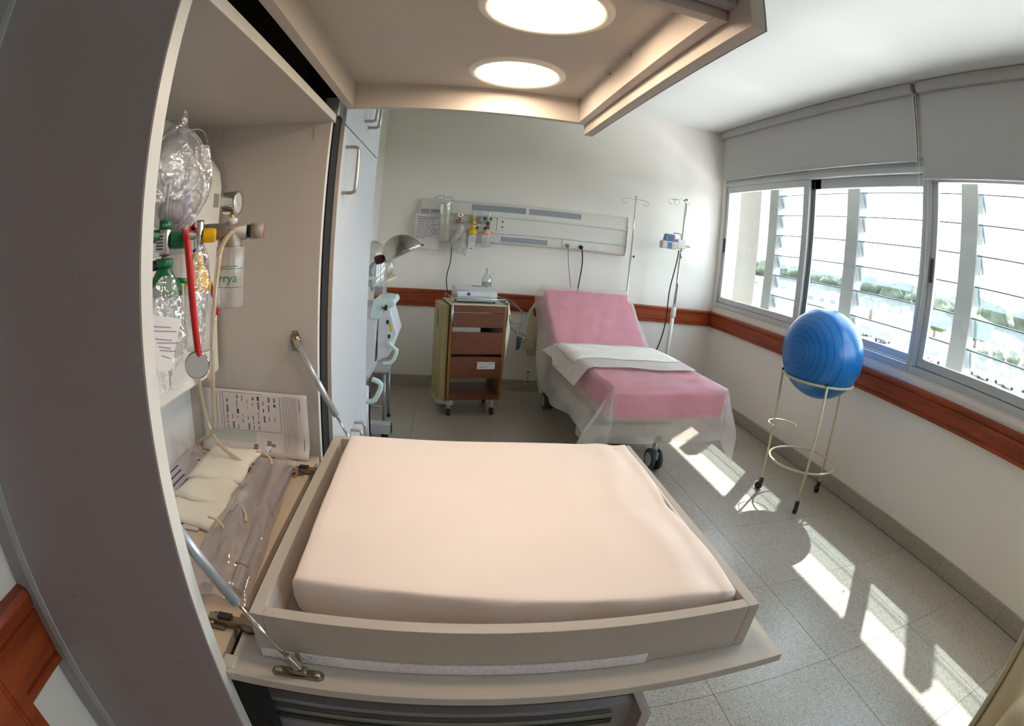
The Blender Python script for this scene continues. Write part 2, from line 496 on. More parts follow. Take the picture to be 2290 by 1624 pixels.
# roller blinds
def blind(label, y0, y1, zb, chain_y):
    t = thing('roller_blind', label, 'blind', (2.75, (y0 + y1) / 2, ZC - .02), 'roller blinds over the windows')
    m = MB().prism([(.0, 0), (.085, 0), (.085, -.045), (.070, -.075), (.03, -.078), (0, -.06)], (2.795, y0 - .01, ZC - .005), -X, Z, Y, y1 - y0 + .02)
    m.build('cassette', mat('blind_cassette', (170, 168, 165), .5), t, bevel=.004)
    MB().box(2.752, 2.756, y0, y1, zb, ZC - .07).build('fabric', BLIND, t)
    MB().cyl((2.754, y0, zb), (2.754, y1, zb), .008, n=10).build('bottom_bar', BLIND, t, smooth=True)
    if chain_y is not None:
        for dx in (0, .02):
            MB().cyl((2.728 - dx * .3, chain_y + dx, ZC - .08), (2.728, chain_y + dx * .5, 1.47), .0022, n=6).build('chain', WPLAS, t)
        MB().sphere((2.728, chain_y + .005, 1.46), .011, 12, 8).build('chain_weight', WPLAS, t, smooth=True)
    return t
blind('grey roller blind over the window nearest the back wall, half pulled down', 2.12, 4.845, 2.385, 2.085)
blind('grey roller blind at right edge, pulled lower than its neighbour', -.70, 2.055, 2.262, None)

# ---------------------------------------------------------------- outside the windows
# facade fin, overhang
struct(MB().box(XW + .2, 3.37, 4.98, 5.25, -2, 3.3).build('facade_fin', PLASTER))
struct(MB().box(XW + .2, 3.39, -2.2, 5.25, 3.09, 3.35).build('overhang', PLASTER))
PY = [4.78, 3.445, 2.06, .68, -.70]
LX = 3.42
for k, y in enumerate(PY):
    p = MB().box(LX - .01, LX + .10, y - .085, y + .085, -2, 3.09).build('louvre_post', POSTM, bevel=.006)
    tag(p, ['pale louvre post outside, next to the plaster fin', 'pale louvre post outside behind the middle of the first window',
            'pale louvre post outside the second window', 'pale louvre post outside, nearest the armchair', 'pale louvre post outside, last of the row'][k], 'post', 'louvre posts outside the windows')
ZT = [2.338 + .22 * 2 - .22 * k for k in range(10)]
names = ['glass louvre bay outside left sash, nearest the back wall', 'glass louvre bay outside, between first and second post seen through the middle sash',
         'glass louvre bay outside the right hand window', 'glass louvre bay outside, beside the armchair']
for b in range(4):
    y1, y0 = PY[b] - .085, PY[b + 1] + .085
    t = thing('louvre_bay', names[b], 'louvre', (LX + .06, (y0 + y1) / 2, 0), 'glass louvre bays')
    first = None
    for k, zt in enumerate(ZT):
        c = Vector((LX + .003 + .025, (y0 + y1) / 2, zt - .064))
        if first is None:
            first = MB().obox((0, 0, 0), Vector((.0255, 0, -.065)), Vector((0, (y1 - y0) / 2 - .004, 0)), Vector((.0028, 0, .0011))).build('blade', BLADE, t)
            first.location = c; e0 = first
            eb = MB().obox((0, 0, 0), Vector((.0035, 0, .001)), Vector((0, (y1 - y0) / 2 - .004, 0)), Vector((.0, 0, .0050))).build('blade_edge', mat('blade_edge', (40, 46, 50), .5), t)
            eb.location = c + Vector((-.0255, 0, .066))
            br = MB().prism([(-.005, .055), (.004, .052), (.046, -.034), (.042, -.064), (.028, -.055), (.004, -.015), (-.008, .02)], (0, 0, 0), X, Z, Y, .006).build('bracket', BRKT, t)
            br.location = c + Vector((-.028, (y1 - y0) / 2 - .055, 0))
        else:
            copy_at(first, t, Matrix.Translation(c))
            copy_at(eb, t, Matrix.Translation(c + Vector((-.0255, 0, .066))))
            copy_at(br, t, Matrix.Translation(c + Vector((-.028, (y1 - y0) / 2 - .055, 0))))
# ---------------------------------------------------------------- changing cabinet (left foreground)
CX = -.285                                     # plane of the cabinet front
cab = thing('changing_cabinet', 'tall grey cabinet with an open compartment and folded-down changing flap', 'cabinet', (CX - .2, .78, 0))
MB().box(-.612, CX - .001, .404, .425, 0, 2.75).build('side_panel', LAM_D, cab)
MB().box(CX - .001, CX + .0015, .404, .4255, 0, 2.75).build('edge_band', EDGE, cab)
MB().box(-.634, -.612, .402, .425, 0, 2.75).build('edge_strip', mat('pale_grey_strip', (172, 180, 186), .4), cab, bevel=.002)
MB().box(-.69, -.634, .410, .425, 0, 2.75).build('filler_panel', LAM_D, cab)
MB().box(-.67, CX - .0075, 1.14, 1.158, 0, 1.731).build('side_panel', LAM, cab)
MB().box(CX - .0075, CX - .0065, 1.14, 1.158, 0, 1.731).build('edge_band', EDGE, cab)
MB().box(-.67, -.652, .425, 1.14, .2, 1.731).build('back_panel', mat('white_back_board', (214, 214, 212), .5), cab)
MB().box(-.652, CX - .001, .4255, 1.158, 1.713, 1.731).build('top_shelf', LAM, cab)
MB().box(CX - .001, CX + .0005, .4255, 1.14, 1.713, 1.731).build('edge_band', EDGE, cab)
MB().box(-.652, CX - .012, .4255, 1.14, .901, .919).build('bottom_shelf', mat('compartment_floor', (206, 190, 172), .45), cab)
MB().box(-.66, -.36, .4255, 1.158, 1.731, 2.75).build('upper_void_shade', SHADE_BLACK, cab)  # solid black box painting the darkness of the open upper compartment
MB().box(-.66, -.2885, 1.162, 1.2235, .0, 1.9).build('gap_shade', SHADE_BLACK, cab)  # black block painting the shade in the gap before the tall cupboard
# alu profile closing the gap at the top corner
MB().box(CX - .03, CX + .004, 1.15, 1.165, 1.731, 1.775).build('corner_bracket', ALU, cab, bevel=.002)
MB().box(CX - .03, CX + .002, 1.165, 1.215, 1.735, 1.772).build('corner_cover', mat('bracket_dark', (96, 90, 86), .5), cab)
# little screw caps / scratches on the far panel
for x, z in ((-.62, 1.69), (-.57, 1.69), (-.33, 1.69)):
    MB().box(x, x + .0012, 1.1385, 1.1405, z - .022, z + .018).build('panel_seam', LAM_D, cab)
# flap
flap = MB().box(CX + .002, .508, .419, 1.12, .903, .919).build('flap', mat('flap_laminate', (198, 192, 184), .4, var=.02, scale=200), cab, bevel=.0012, seg=1)
MB().box(CX - .011, CX + .012, .426, .455, .904, .9205).build('flap_lip', mat('flap_laminate', (198, 192, 184), .4), flap, bevel=.004)
# concealed hinges
for i, y in enumerate((.515, 1.045)):
    h = MB().box(-.338, -.262, y - .008, y + .008, .921, .933).build('hinge', ZINC, cab, bevel=.002)
    MB().box(-.345, -.310, y - .016, y + .016, .9195, .925).build('hinge_plate', ZINC, h, bevel=.002)
    MB().cyl((-.272, y, .9195), (-.272, y, .931), .014, n=16).build('hinge_cup', ZINC, h, smooth=True)
    for dy in (-.010, .010):
        MB().cyl((-.332, y + dy, .925), (-.332, y + dy, .929), .004, n=10).build('screw', STEEL, h, smooth=True)
    MB().box(-.322, -.300, y - .006, y + .006, .933, .938).build('adjuster', BLACKP, h)
# gas struts
def strut(top, bot, wallside):
    top, bot = Vector(top), Vector(bot); d = (bot - top)
    mid = top + d * .62
    st = MB().cyl(top + d * .04, mid, .0075, n=14).build('gas_strut', STRUTM, cab, smooth=True)
    MB().cyl(mid, bot - d * .04, .0032, n=10).build('piston_rod', CHROME, st, smooth=True)
    MB().cyl(mid - d * .015, mid, .0078, .0045, n=14).build('collar', STRUTM, st, smooth=True)
    for e, k in ((top, 1), (bot, -1)):
        MB().obox(e + d * (.02 * k), d.normalized() * .013, d.cross(Z).normalized() * .006, d.normalized().cross(d.cross(Z).normalized()) * .006).build('end_fitting', STEEL, st, bevel=.002)
    if wallside == 'panel':
        MB().lathe([(.012, 0), (.012, .003), (.008, .007), (0.004, .010)], top + Vector((-.006, .012, .004)), -Y, 14).build('ball_mount', ZINC, st, smooth=True)
        MB().prism([(-.008, -.024), (.008, -.024), (.012, -.012), (.012, .012), (.008, .024), (-.008, .024), (-.012, .012), (-.012, -.012)], top + Vector((-.008, .0155, 0)), X, Z, Y, .003).build('mount_plate', ZINC, st, bevel=.002)
    else:
        MB().lathe([(.012, 0), (.012, .003), (.008, .007), (0.004, .010)], Vector((top.x, .4255, top.z)), Y, 14).build('ball_mount', ZINC, st, smooth=True)
    m = MB().prism([(-.030, -.009), (.030, -.009), (.036, -.004), (.036, .004), (.030, .009), (-.030, .009), (-.036, .004), (-.036, -.004)], (bot.x, bot.y, .9192), X, Y, Z, .003)
    pl = m.build('mount_plate', ZINC, st, bevel=.001)
    MB().box(bot.x - .012, bot.x + .014, bot.y - .007, bot.y + .007, .922, .932).build('mount_block', ZINC, st, bevel=.003)
    for dx in (-.026, .026):
        MB().cyl((bot.x + dx, bot.y, .922), (bot.x + dx, bot.y, .925), .0055, n=12).build('screw', STEEL, st, smooth=True)
strut((-.338, 1.122, 1.206), (-.183, 1.108, .938), 'panel')
strut((-.338, .436, 1.206), (-.183, .441, .938), 'side')
# pulled-out drawers under the flap
dw = MB().box(CX + .004, .300, .472, .488, .60, .812).build('drawer', LAM_D, cab)
MB().box(CX + .004, .300, 1.05, 1.066, .60, .812).build('drawer_side', LAM_D, dw)
MB().box(.300, .318, .44, 1.10, .58, .815).build('drawer_front', LAM, dw, bevel=.001, seg=1)
MB().box(CX + .004, .300, .488, 1.05, .60, .612).build('drawer_base', LAM_D, dw)
for z in (.785, .70):
    MB().box(CX - .01, .262, .4595, .4715, z - .017, z + .017).build('slide_rail', mat('slide_zinc', (150, 152, 146), .35, .7), dw, bevel=.002)
    MB().box(CX - .01, .262, .4575, .4600, z - .006, z + .006).build('slide_groove', mat('slide_groove', (72, 76, 70), .4, .6), dw)
    MB().box(-.06, .01, .4560, .4578, z - .011, z + .004).build('slide_catch', BLACKP, dw)
MB().box(CX - .002, CX + .04, .427, .455, .70, .895).build('drawer_recess_shade', SHADE_BLACK, cab)  # black block painting the shade at the drawer's near edge
MB().box(CX - .35, CX - .002, .4256, 1.139, .20, .899).build('drawer_void_shade', SHADE_BLACK, cab)  # black block painting the dark inside of the cabinet behind the drawers
MB().box(CX + .006, .296, .500, 1.04, .640, .70).build('drawer_contents', mat('folded_linen', (150, 148, 150), .9), dw, bevel=.02, seg=3)
# black label mark on near panel (tiny scuffs)
for x, z in ((-.47, 1.80), (-.35, .93), (-.52, 1.00)):
    MB().box(x, x + .012, .4036, .404, z, z + .0015).build('scuff', INKL, cab)

# ---------------------------------------------------------------- tray and mattress on the flap
tray = thing('changing_tray', 'grey laminate box tray holding the pink mattress, on the folded-down flap', 'tray', (.105, .78, .9195))
tm = mat('tray_laminate', (188, 180, 172), .42, var=.03, scale=240)
x0, x1, y0, y1, zb, zt = -.243, .455, .466, 1.094, .9195, 1.0
MB().box(x0 + .0195, x1 - .0195, y0, y0 + .0195, zb, zt).build('side_board', tm, tray, bevel=.0008, seg=1)
MB().box(x0 + .0195, x1 - .0195, y1 - .0195, y1, zb, zt).build('side_board', tm, tray, bevel=.0008, seg=1)
MB().box(x0, x0 + .0195, y0, y1, zb, zt).build('end_board', tm, tray, bevel=.0008, seg=1)
MB().box(x1 - .0195, x1, y0, y1, zb, zt).build('end_board', tm, tray, bevel=.0008, seg=1)
MB().box(x0 + .0195, x1 - .0195, y0 + .0195, y1 - .0195, zb + .001, zb + .010).build('base_board', tm, tray)
MB().box(x0 + .004, -.19, y0 - .0025, y0, .921, .936).build('fastener_tape', mat('white_tape', (240, 235, 240), .9, var=.06, scale=160, bump=.4, bscale=200), tray)
MB().box(-.183, .286, y0 - .0035, y0, .920, .9385).build('fastener_tape', mat('white_tape', (206, 200, 206), .9), tray, bevel=.001)

def mattress_f(u, v):
    # closed cushion: u round the section, v along x
    pass
mx0, mx1, my0, my1 = -.192, .421, .505, 1.050
m = MB()
N, K = 46, 40
def mtop(x, y):
    u, v = (x - mx0) / (mx1 - mx0), (y - my0) / (my1 - my0)
    z = 1.009 + .011 * min(1, v * 1.3)
    z += .0018 * math.sin(7 * u + 3 * v) * math.sin(PI * u)
    z -= .0040 * math.exp(-((v - .36 - .12 * u) / .045) ** 2) * min(1, u * 4)      # long crease
    z += .0022 * math.exp(-((u - .88 - .03 * math.sin(9 * v)) / .03) ** 2)
    z -= .0040 * math.exp(-((u - .965) / .02) ** 2) * (1 + math.sin(26 * v)) * .5
    return z
def mpt(x, y, s):
    return Vector((x, y, s))
V = {}
for i in range(N + 1):
    for j in range(K + 1):
        x = mx0 + (mx1 - mx0) * i / N; yf = my0 + .042 * (1 - i / N); y = yf + (my1 - yf) * j / K
        wob = .004 * math.sin(11 * y + 2) + .003 * math.sin(23 * y)
        if i == N: x += wob
        V[i, j] = m.bm.verts.new((x, y, mtop(x, y)))
for i in range(N):
    for j in range(K): m.bm.faces.new((V[i, j], V[i + 1, j], V[i + 1, j + 1], V[i, j + 1]))
per = [(i, 0) for i in range(N)] + [(N, j) for j in range(K)] + [(i, K) for i in range(N, 0, -1)] + [(0, j) for j in range(K, 0, -1)]
prev = [V[p] for p in per]
cxm, cym = (mx0 + mx1) / 2, (my0 + my1) / 2
for st, (dz, out) in enumerate(((.0012, .0030), (.0042, .0052), (.011, .0062), (.03, .007), (.055, .005), (.078, -.002))):
    cur = []
    for k, p in enumerate(per):
        b = V[p].co; d = Vector((b.x - cxm, b.y - cym, 0))
        n = Vector((1 if p[0] == N else -1 if p[0] == 0 else 0, 1 if p[1] == K else -1 if p[1] == 0 else 0, 0))
        rip = (.0022 * math.sin(k * .37) + .0012 * math.sin(k * .9 + st)) * min(1, st / 4)
        cur.append(m.bm.verts.new((b.x + n.x * (out + rip), b.y + n.y * (out + rip), max(.9305, b.z - dz))))
    for k in range(len(per)): m.bm.faces.new((prev[k], cur[k], cur[(k + 1) % len(per)], prev[(k + 1) % len(per)]))
    prev = cur
m.bm.faces.new(prev)
MATT = mat('pale_pink_vinyl', (246, 233, 228), .62, var=.02, scale=6, bump=.06, bscale=45)
mt = m.build('changing_mattress', MATT, smooth=True)
tag(mt, 'pale pink changing mattress lying in the grey tray', 'mattress')
MB().tube([(mx1 - .03, my1 - .02, 1.019), (mx1 + .0, my1 - .06, 1.016), (mx1 + .004, my1 - .20, 1.014), (mx1 + .003, my0 + .25, 1.010), (mx1 + .006, my0 + .06, 1.006), (mx1 + .004, my0 + .01, .998)], .0022, 6, smooth=2).build('corner_seam', mat('seam_white', (246, 240, 238), .5), mt, smooth=True)

# ---------------------------------------------------------------- overhead hood with two lamps
hood = thing('lamp_hood', 'grey overhead hood with two round warm lamps above the tray', 'lamp hood', (.02, .83, 1.75))
hm = mat('hood_laminate', (198, 190, 183), .45, var=.03, scale=240)
hx0, hx1, hy0, hy1, hz = -.266, .288, .495, 1.172, 1.75
MB().box(hx0, hx0 + .019, hy0, hy1, hz, hz + .10).build('frame_board', hm, hood, bevel=.0008, seg=1)
MB().box(hx1 - .019, hx1, hy0, hy1, hz, hz + .10).build('frame_board', hm, hood, bevel=.0008, seg=1)
MB().box(hx0 + .019, hx1 - .019, hy1 - .019, hy1, hz, hz + .10).build('frame_board', hm, hood, bevel=.0008, seg=1)
MB().box(hx0 + .019, hx1 - .019, hy0, hy0 + .019, hz, hz + .10).build('frame_board', hm, hood, bevel=.0008, seg=1)
MB().box(hx0 + .019, hx1 - .019, hy0 + .019, hy1 - .019, hz + .060, hz + .072).build('lamp_board', hm, hood)
MB().box(hx0, hx1, hy0 - .002, hy1, hz + .10, hz + .112).build('top_board', LAM_D, hood)
fa = MB().box(hx1 + .0005, hx1 + .020, .444, 1.180, hz - .024, 2.14).build('fascia', hm, hood, bevel=.0008, seg=1)
MB().box(hx1 + .020, hx1 + .0215, .444, 1.180, hz - .024, 2.14).build('edge_band', LAM_D, fa)
MB().box(hx0, hx1, .470, .492, hz + .014, 2.1).build('back_board', LAM_D, hood, bevel=.001, seg=1)
MB().box(hx0 + .0, hx0 + .019, .4925, hy1, hz + .112, 2.1).build('rear_board', LAM_D, hood)
for y in (.56, 1.11):
    MB().box(-.3595, hx0 + .002, y - .012, y + .012, 1.905, 1.935).build('stay_arm', STEEL, hood, bevel=.002)
for y in (.69, 1.02):
    c = Vector((.104, y, hz + .060))
    rg = MB().lathe([(.080, -.0005), (.083, -.006), (.092, -.008), (.0985, -.004), (.0995, -.0005)], c, -Z * -1, 48, False, False)
    r_ = rg.build('lamp_ring', mat('lamp_ring_white', (250, 244, 234), .4), hood, smooth=True)
    ln = MB().lathe([(.0805, -.002), (.0805, -.0035), (.05, -.0055), (.0001, -.0062)], c, Z, 48, True, False)
    ln.build('lamp_lens', emit_mat('warm_lamp_lens', (1.0, .77, .54), LAMP_STRENGTH), r_, smooth=True)
for y in (.80, .92):
    MB().cyl((hx1 - .0225, y, hz + .050), (hx1 - .0185, y, hz + .050), .004, n=10).build('screw', STEEL, hood, smooth=True)

# ---------------------------------------------------------------- tall cupboard beyond
tc = thing('tall_cupboard', 'white tall cupboard with bow handles beyond the changing cabinet', 'cupboard', (-.47, 1.53, 0))
MB().box(-.685, -.289, 1.2245, 1.80, 0, 2.75).build('body', mat('cupboard_carcass', (170, 165, 160), .5), tc)
DX0, DX1 = -.2875, -.2765
def handle(dpar, y, z0, z1, horizontal=False):
    if horizontal:
        pts = [(DX1, y - .05, z0), (DX1 + .034, y - .05, z0), (DX1 + .034, y + .05, z0), (DX1, y + .05, z0)]
    else:
        pts = [(DX1, y, z0), (DX1 + .030, y, z0), (DX1 + .034, y, z0 + .012), (DX1 + .034, y, z1 - .012), (DX1 + .030, y, z1), (DX1, y, z1)]
    MB().tube(pts, .0048, 8, smooth=1).build('handle', STEEL, dpar, smooth=True)
d1 = MB().box(DX0, DX1, 1.226, 1.80, .89, 1.722).build('door', DOORW, tc, bevel=.001, seg=1)
MB().box(DX0, DX1 - .001, 1.2245, 1.226, .89, 1.722).build('edge_band', LAM, d1)
handle(d1, 1.262, 1.555, 1.672)
d2 = MB().box(DX0, DX1, 1.226, 1.512, 1.7255, 2.75).build('door', DOORW, tc, bevel=.001, seg=1)
handle(d2, 1.478, 1.79, 1.91)
d3 = MB().box(DX0, DX1, 1.515, 1.80, 1.7255, 2.75).build('door', DOORW, tc, bevel=.001, seg=1)
handle(d3, 1.548, 1.785, 1.905)
d4 = MB().box(DX0, DX1, 1.226, 1.512, .05, .886).build('door', DOORW, tc, bevel=.001, seg=1)
handle(d4, 1.48, .745, .862)
d5 = MB().box(DX0, DX1, 1.515, 1.80, .05, .886).build('door', DOORW, tc, bevel=.001, seg=1)
handle(d5, 1.548, .745, .862)
# ---------------------------------------------------------------- contents of the open compartment
GREEN = mat('green_plastic', (20, 110, 66), .35, var=.06, scale=30)
GREENC = clear_mat('green_clear', (30, 110, 70), .75, .1, .06)
YELL = mat('yellow_plastic', (238, 186, 16), .35, var=.05, scale=30)
RED = mat('red_rubber', (196, 34, 34), .35, var=.06, scale=40)
PURP = mat('purple_ring', (88, 60, 120), .4)
FROST = clear_mat('frosted_clear', (226, 222, 220), .42, .2, .05, trl=.4)
CLEAR = clear_mat('clear_plastic', (222, 220, 224), .13, .06, .05)
FILM = clear_mat('clear_film', (226, 222, 228), .16, .10, .06, bump=.9, bscale=26, trl=.3)
FILMG = clear_mat('bag_film', (232, 224, 236), .36, .08, .10, bump=1.0, bscale=18, trl=.3)
SIL = clear_mat('silicone_tube', (226, 206, 176), .55, .15, .06, trl=.3)
GREYM = mat('grey_cast', (146, 138, 132), .4, .3, var=.05)

con = thing('service_console', 'white rounded medical gas console on the back of the open compartment', 'console', (-.60, .8, 1.38))
m = MB().prism([(0, 0), (.095, 0), (.102, .010), (.102, .44), (.094, .475), (.070, .505), (.035, .515), (0, .515)], (-.651, .44, 1.125), X, Z, Y, .685)
m.build('housing', mat('console_white', (222, 216, 208), .4), con, bevel=.003)
MB().box(-.549, -.5478, 1.085, 1.112, 1.515, 1.547).build('grey_insert', mat('grey_insert', (150, 146, 142), .5), con)
MB().box(-.549, -.5475, .47, 1.05, 1.415, 1.475).build('outlet_strip', mat('outlet_strip', (196, 196, 196), .4), con, bevel=.001)

# suction regulator and canister
sr = thing('suction_regulator', 'grey vacuum regulator with round gauge, red-tipped knob and clear canister', 'regulator', (-.42, .93, 1.312))
RE = Vector((.95, .31, 0)).normalized(); RC = Vector((-.425, .93, 1.457))
MB().cyl((-.548, .895, 1.462), RC - RE * .045, .011, n=14).build('wall_plug', GREYM, sr, smooth=True)
MB().cyl(RC - RE * .062, RC - RE * .048, .016, n=6).build('hex_nut', GREYM, sr)
b = MB().cyl(RC - RE * .048, RC + RE * .032, .0165, n=20).build('body', GREYM, sr, smooth=True)
MB().lathe([(.023, 0), (.023, .012), (.019, .022), (.017, .034)], (-.425, .93, 1.428), Z, 12).build('canister_cap', GREYM, sr, bevel=.001)
MB().cyl(RC + RE * .032, RC + RE * .040, .013, n=16).build('knob_stem', BLACKP, sr, smooth=True)
kn = MB().cyl(RC + RE * .040, RC + RE * .066, .0155, .0145, n=20).build('knob', mat('grey_knob', (150, 142, 134), .45), sr, smooth=True)
MB().cyl(RC + RE * .0662, RC + RE * .0672, .0118, n=20).build('red_cap', mat('red_cap', (226, 62, 44), .5), kn)
MB().lathe([(.009, 0), (.009, .006), (.012, .008), (.012, .014), (.005, .016), (.005, .024)], (-.425, .93, 1.468), Z, 14).build('gauge_stem', WPLAS, sr, smooth=True)
MB().cyl((-.425, .93, 1.486), (-.425, .93, 1.494), .006, n=6).build('brass_nut', mat('brass', (176, 140, 60), .3, .8), sr)
gd = Vector((1.0, -.02, 0)).normalized()
gc = Vector((-.428, .93, 1.512))
gg = MB().lathe([(.021, -.016), (.0225, -.014), (.0225, .010), (.0235, .012), (.0235, .016), (.020, .016)], gc, gd, 32, True, False).build('gauge', CHROME, sr, smooth=True)
MB().lathe([(.0001, .0135), (.0205, .0135)], gc, gd, 32, False, False).build('dial', mat('dial_white', (232, 226, 220), .5), gg)
MB().lathe([(.0001, .0165), (.0205, .0160)], gc, gd, 32, False, False).build('dial_glass', CLEAR, gg)
gs = gd.cross(Z)
MB().obox(gc + gd * .0142 + gs * .003 + Z * .003, (gs * .7 + Z * .7).normalized() * .011, (gs * -.7 + Z * .7).normalized() * .0008, gd * .0003).build('needle', INK, gg)
cn = MB().lathe([(.0265, 0), (.0285, .004), (.0295, .114), (.0285, .116)], (-.425, .93, 1.312), Z, 32, True, False).build('canister', FROST, sr, smooth=True)
MB().cyl((-.425, .93, 1.325), (-.425, .93, 1.428), .006, n=10).build('dip_tube', FROST, cn, smooth=True)
GRT = mat('green_print', (20, 120, 70), .6)
for z in (1.352, 1.387):
    MB().torus((-.425, .93, z), .0293, .0005, n=40, m=5).build('level_line', GRT, cn)
def curved_text(body, size, c, r, z, ang, material, parent, name):
    """lettering wrapped round a vertical cylinder"""
    o = text(body, size, (0, 0, 0), X, Y, material, parent, name, align='CENTER')
    for v in o.data.vertices:
        a = ang + v.co.x / r
        v.co = Vector((c[0] + (r + .0006) * math.cos(a), c[1] + (r + .0006) * math.sin(a), z + v.co.y))
    return o
curved_text('arrya', .024, (-.425, .93), .0293, 1.362, math.radians(-84), GRT, cn, 'brand_print')
curved_text('CAPACIDAD MAX.', .0045, (-.425, .93), .0293, 1.390, math.radians(-68), GRT, cn, 'level_print')

# green oxygen flow meter with humidifier
gf = thing('oxygen_humidifier', 'green oxygen flow meter with humidifier bottle inside the cabinet', 'humidifier', (-.42, .668, 1.28))
cx, cyy = -.42, .665
MB().cyl((-.548, .62, 1.455), (cx, cyy, 1.452), .010, n=12).build('wall_plug', GREEN, gf, smooth=True)
MB().cyl((-.47, .648, 1.454), (-.462, .650, 1.454), .016, n=14).build('purple_ring', PURP, gf, smooth=True)
MB().lathe([(.0075, 0), (.0075, .060), (.006, .064)], (cx, cyy, 1.474), Z, 16).build('flow_tube', CLEAR, gf, smooth=True)
MB().cyl((cx, cyy, 1.474), (cx, cyy, 1.528), .0022, n=8).build('flow_scale', mat('scale_white', (206, 216, 222), .4), gf, smooth=True)
MB().cyl((cx, cyy, 1.462), (cx, cyy, 1.475), .0105, n=16).build('green_band', GREEN, gf, smooth=True)
MB().lathe([(.009, 0), (.010, .004), (.010, .036), (.009, .04)], (cx, cyy, 1.424), Z, 16).build('valve_body', STEEL, gf, smooth=True)
lb = MB().obox((cx - .003, cyy - .0105, 1.443), Vector((.008, 0, 0)), Vector((0, .0006, 0)), Z * .014).build('valve_label', PAPER, gf)
for k in range(5):
    MB().obox((cx - .003, cyy - .0114, 1.434 + k * .0045), Vector((.0065, 0, 0)), Vector((0, .0002, 0)), Z * .0009).build('label_line', INK, lb)
kd = Vector((.55, .25, 0)).normalized()
MB().lathe([(.0125, 0), (.0135, .004), (.0135, .020), (.0115, .026), (0, .0262)], Vector((cx, cyy, 1.446)) + kd * .010, kd, 10).build('knob', GREEN, gf, bevel=.0015)
MB().cyl((cx, cyy, 1.410), (cx, cyy, 1.424), .0055, n=10).build('neck', STEEL, gf, smooth=True)
MB().lathe([(.015, 0), (.015, .012)], (cx, cyy, 1.408), Z, 9).build('wing_nut', GREEN, gf, bevel=.002)
MB().sphere((cx - .016, cyy - .006, 1.410), .008, 12, 8).build('purple_cap', PURP, gf, smooth=True)
MB().lathe([(.030, 0), (.030, .012), (.026, .018), (.018, .028), (.013, .036), (.012, .042)], (cx, cyy, 1.366), Z, 28).build('bottle_cap', mat('green_cap', (38, 116, 78), .3), gf, smooth=True)
MB().cyl((cx + .010, cyy + .018, 1.386), (cx + .030, cyy + .044, 1.383), .0052, .0032, n=10).build('spout', GREEN, gf, smooth=True)
bo = MB().lathe([(.026, 0), (.0285, .004), (.0285, .09)], (cx, cyy, 1.278), Z, 28, True, False).build('bottle', FROST, gf, smooth=True)
MB().cyl((cx, cyy, 1.285), (cx, cyy, 1.366), .003, n=8).build('dip_tube', FROST, bo, smooth=True)
curved_text('HUMIDIFICADOR', .0085, (cx, cyy), .0287, 1.350, math.radians(-62), GRT, bo, 'bottle_print')
curved_text('OXY', .0055, (cx, cyy), .0108, 1.466, math.radians(-50), mat('white_print', (200, 220, 206), .6), gf, 'band_print')
for z, a in ((1.325, -50), (1.310, -50), (1.295, -55)):
    curved_text('\u2014 T', .010, (cx, cyy), .0287, z, math.radians(a), GRT, bo, 'level_mark')

# yellow air flow meter with humidifier bottle
yf = thing('air_humidifier', 'yellow-topped humidifier bottle between the green one and the suction canister', 'humidifier', (-.47, .885, 1.235))
cx, cyy = -.475, .882
MB().cyl((-.548, .85, 1.455), (cx, cyy, 1.452), .009, n=12).build('wall_plug', GREYM, yf, smooth=True)
MB().lathe([(.009, 0), (.010, .004), (.010, .05), (.009, .055)], (cx, cyy, 1.425), Z, 14).build('valve_body', CHROME, yf, smooth=True)
MB().lathe([(.0125, 0), (.014, .004), (.014, .021), (.012, .027), (0, .0272)], Vector((cx, cyy, 1.451)) + kd * .008, kd, 10).build('knob', YELL, yf, bevel=.0015)
MB().cyl((cx - .02, cyy + .005, 1.462), (cx - .02, cyy + .028, 1.475), .007, n=10).build('red_connector', RED, yf, smooth=True)
MB().cyl((cx, cyy, 1.42), (cx, cyy, 1.425), .012, n=14).build('purple_ring', PURP, yf, smooth=True)
MB().lathe([(.013, 0), (.013, .022)], (cx, cyy, 1.396), Z, 9).build('wing_nut', YELL, yf, bevel=.002)
MB().lathe([(.028, 0), (.028, .016), (.022, .026), (.014, .040), (.012, .046)], (cx, cyy, 1.350), Z, 28).build('bottle_cap', YELL, yf, smooth=True)
bo = MB().lathe([(.026, 0), (.0275, .004), (.0275, .115)], (cx, cyy, 1.236), Z, 28, True, False).build('bottle', FROST, yf, smooth=True)
for z, t_ in ((1.300, '\u2014'), (1.284, 'V'), (1.268, '\u00bb'), (1.254, '\u2014')):
    curved_text(t_, .015, (cx, cyy), .0278, z, math.radians(-52), GRT, bo, 'level_mark')

# stethoscope
st = thing('stethoscope', 'red stethoscope hanging in front of the bottles', 'stethoscope', (-.37, .68, 1.26))
MB().tube([(-.46, .80, 1.455), (-.42, .72, 1.458), (-.385, .668, 1.455), (-.372, .655, 1.44), (-.37, .662, 1.399), (-.37, .670, 1.354), (-.37, .677, 1.313), (-.37, .684, 1.275)], .0056, 10, smooth=2).build('tubing', RED, st, smooth=True)
MB().tube([(-.46, .80, 1.455), (-.50, .88, 1.465), (-.505, .935, 1.455), (-.50, .95, 1.42), (-.49, .945, 1.38), (-.47, .946, 1.332), (-.47, .961, 1.313), (-.47, .963, 1.290)], .0056, 10, smooth=2).build('tubing', RED, st, smooth=True)
dd = Vector((.62, -.78, .1)).normalized()
cp = MB().lathe([(.010, -.010), (.018, -.006), (.0205, -.002), (.021, .003), (.019, .0045)], (-.372, .680, 1.262), dd, 32, True, False).build('chest_piece', CHROME, st, smooth=True)
MB().lathe([(.0001, .0042), (.0192, .0042)], (-.372, .680, 1.262), dd, 32, False, False).build('diaphragm', mat('grey_diaphragm', (168, 166, 166), .5), cp)
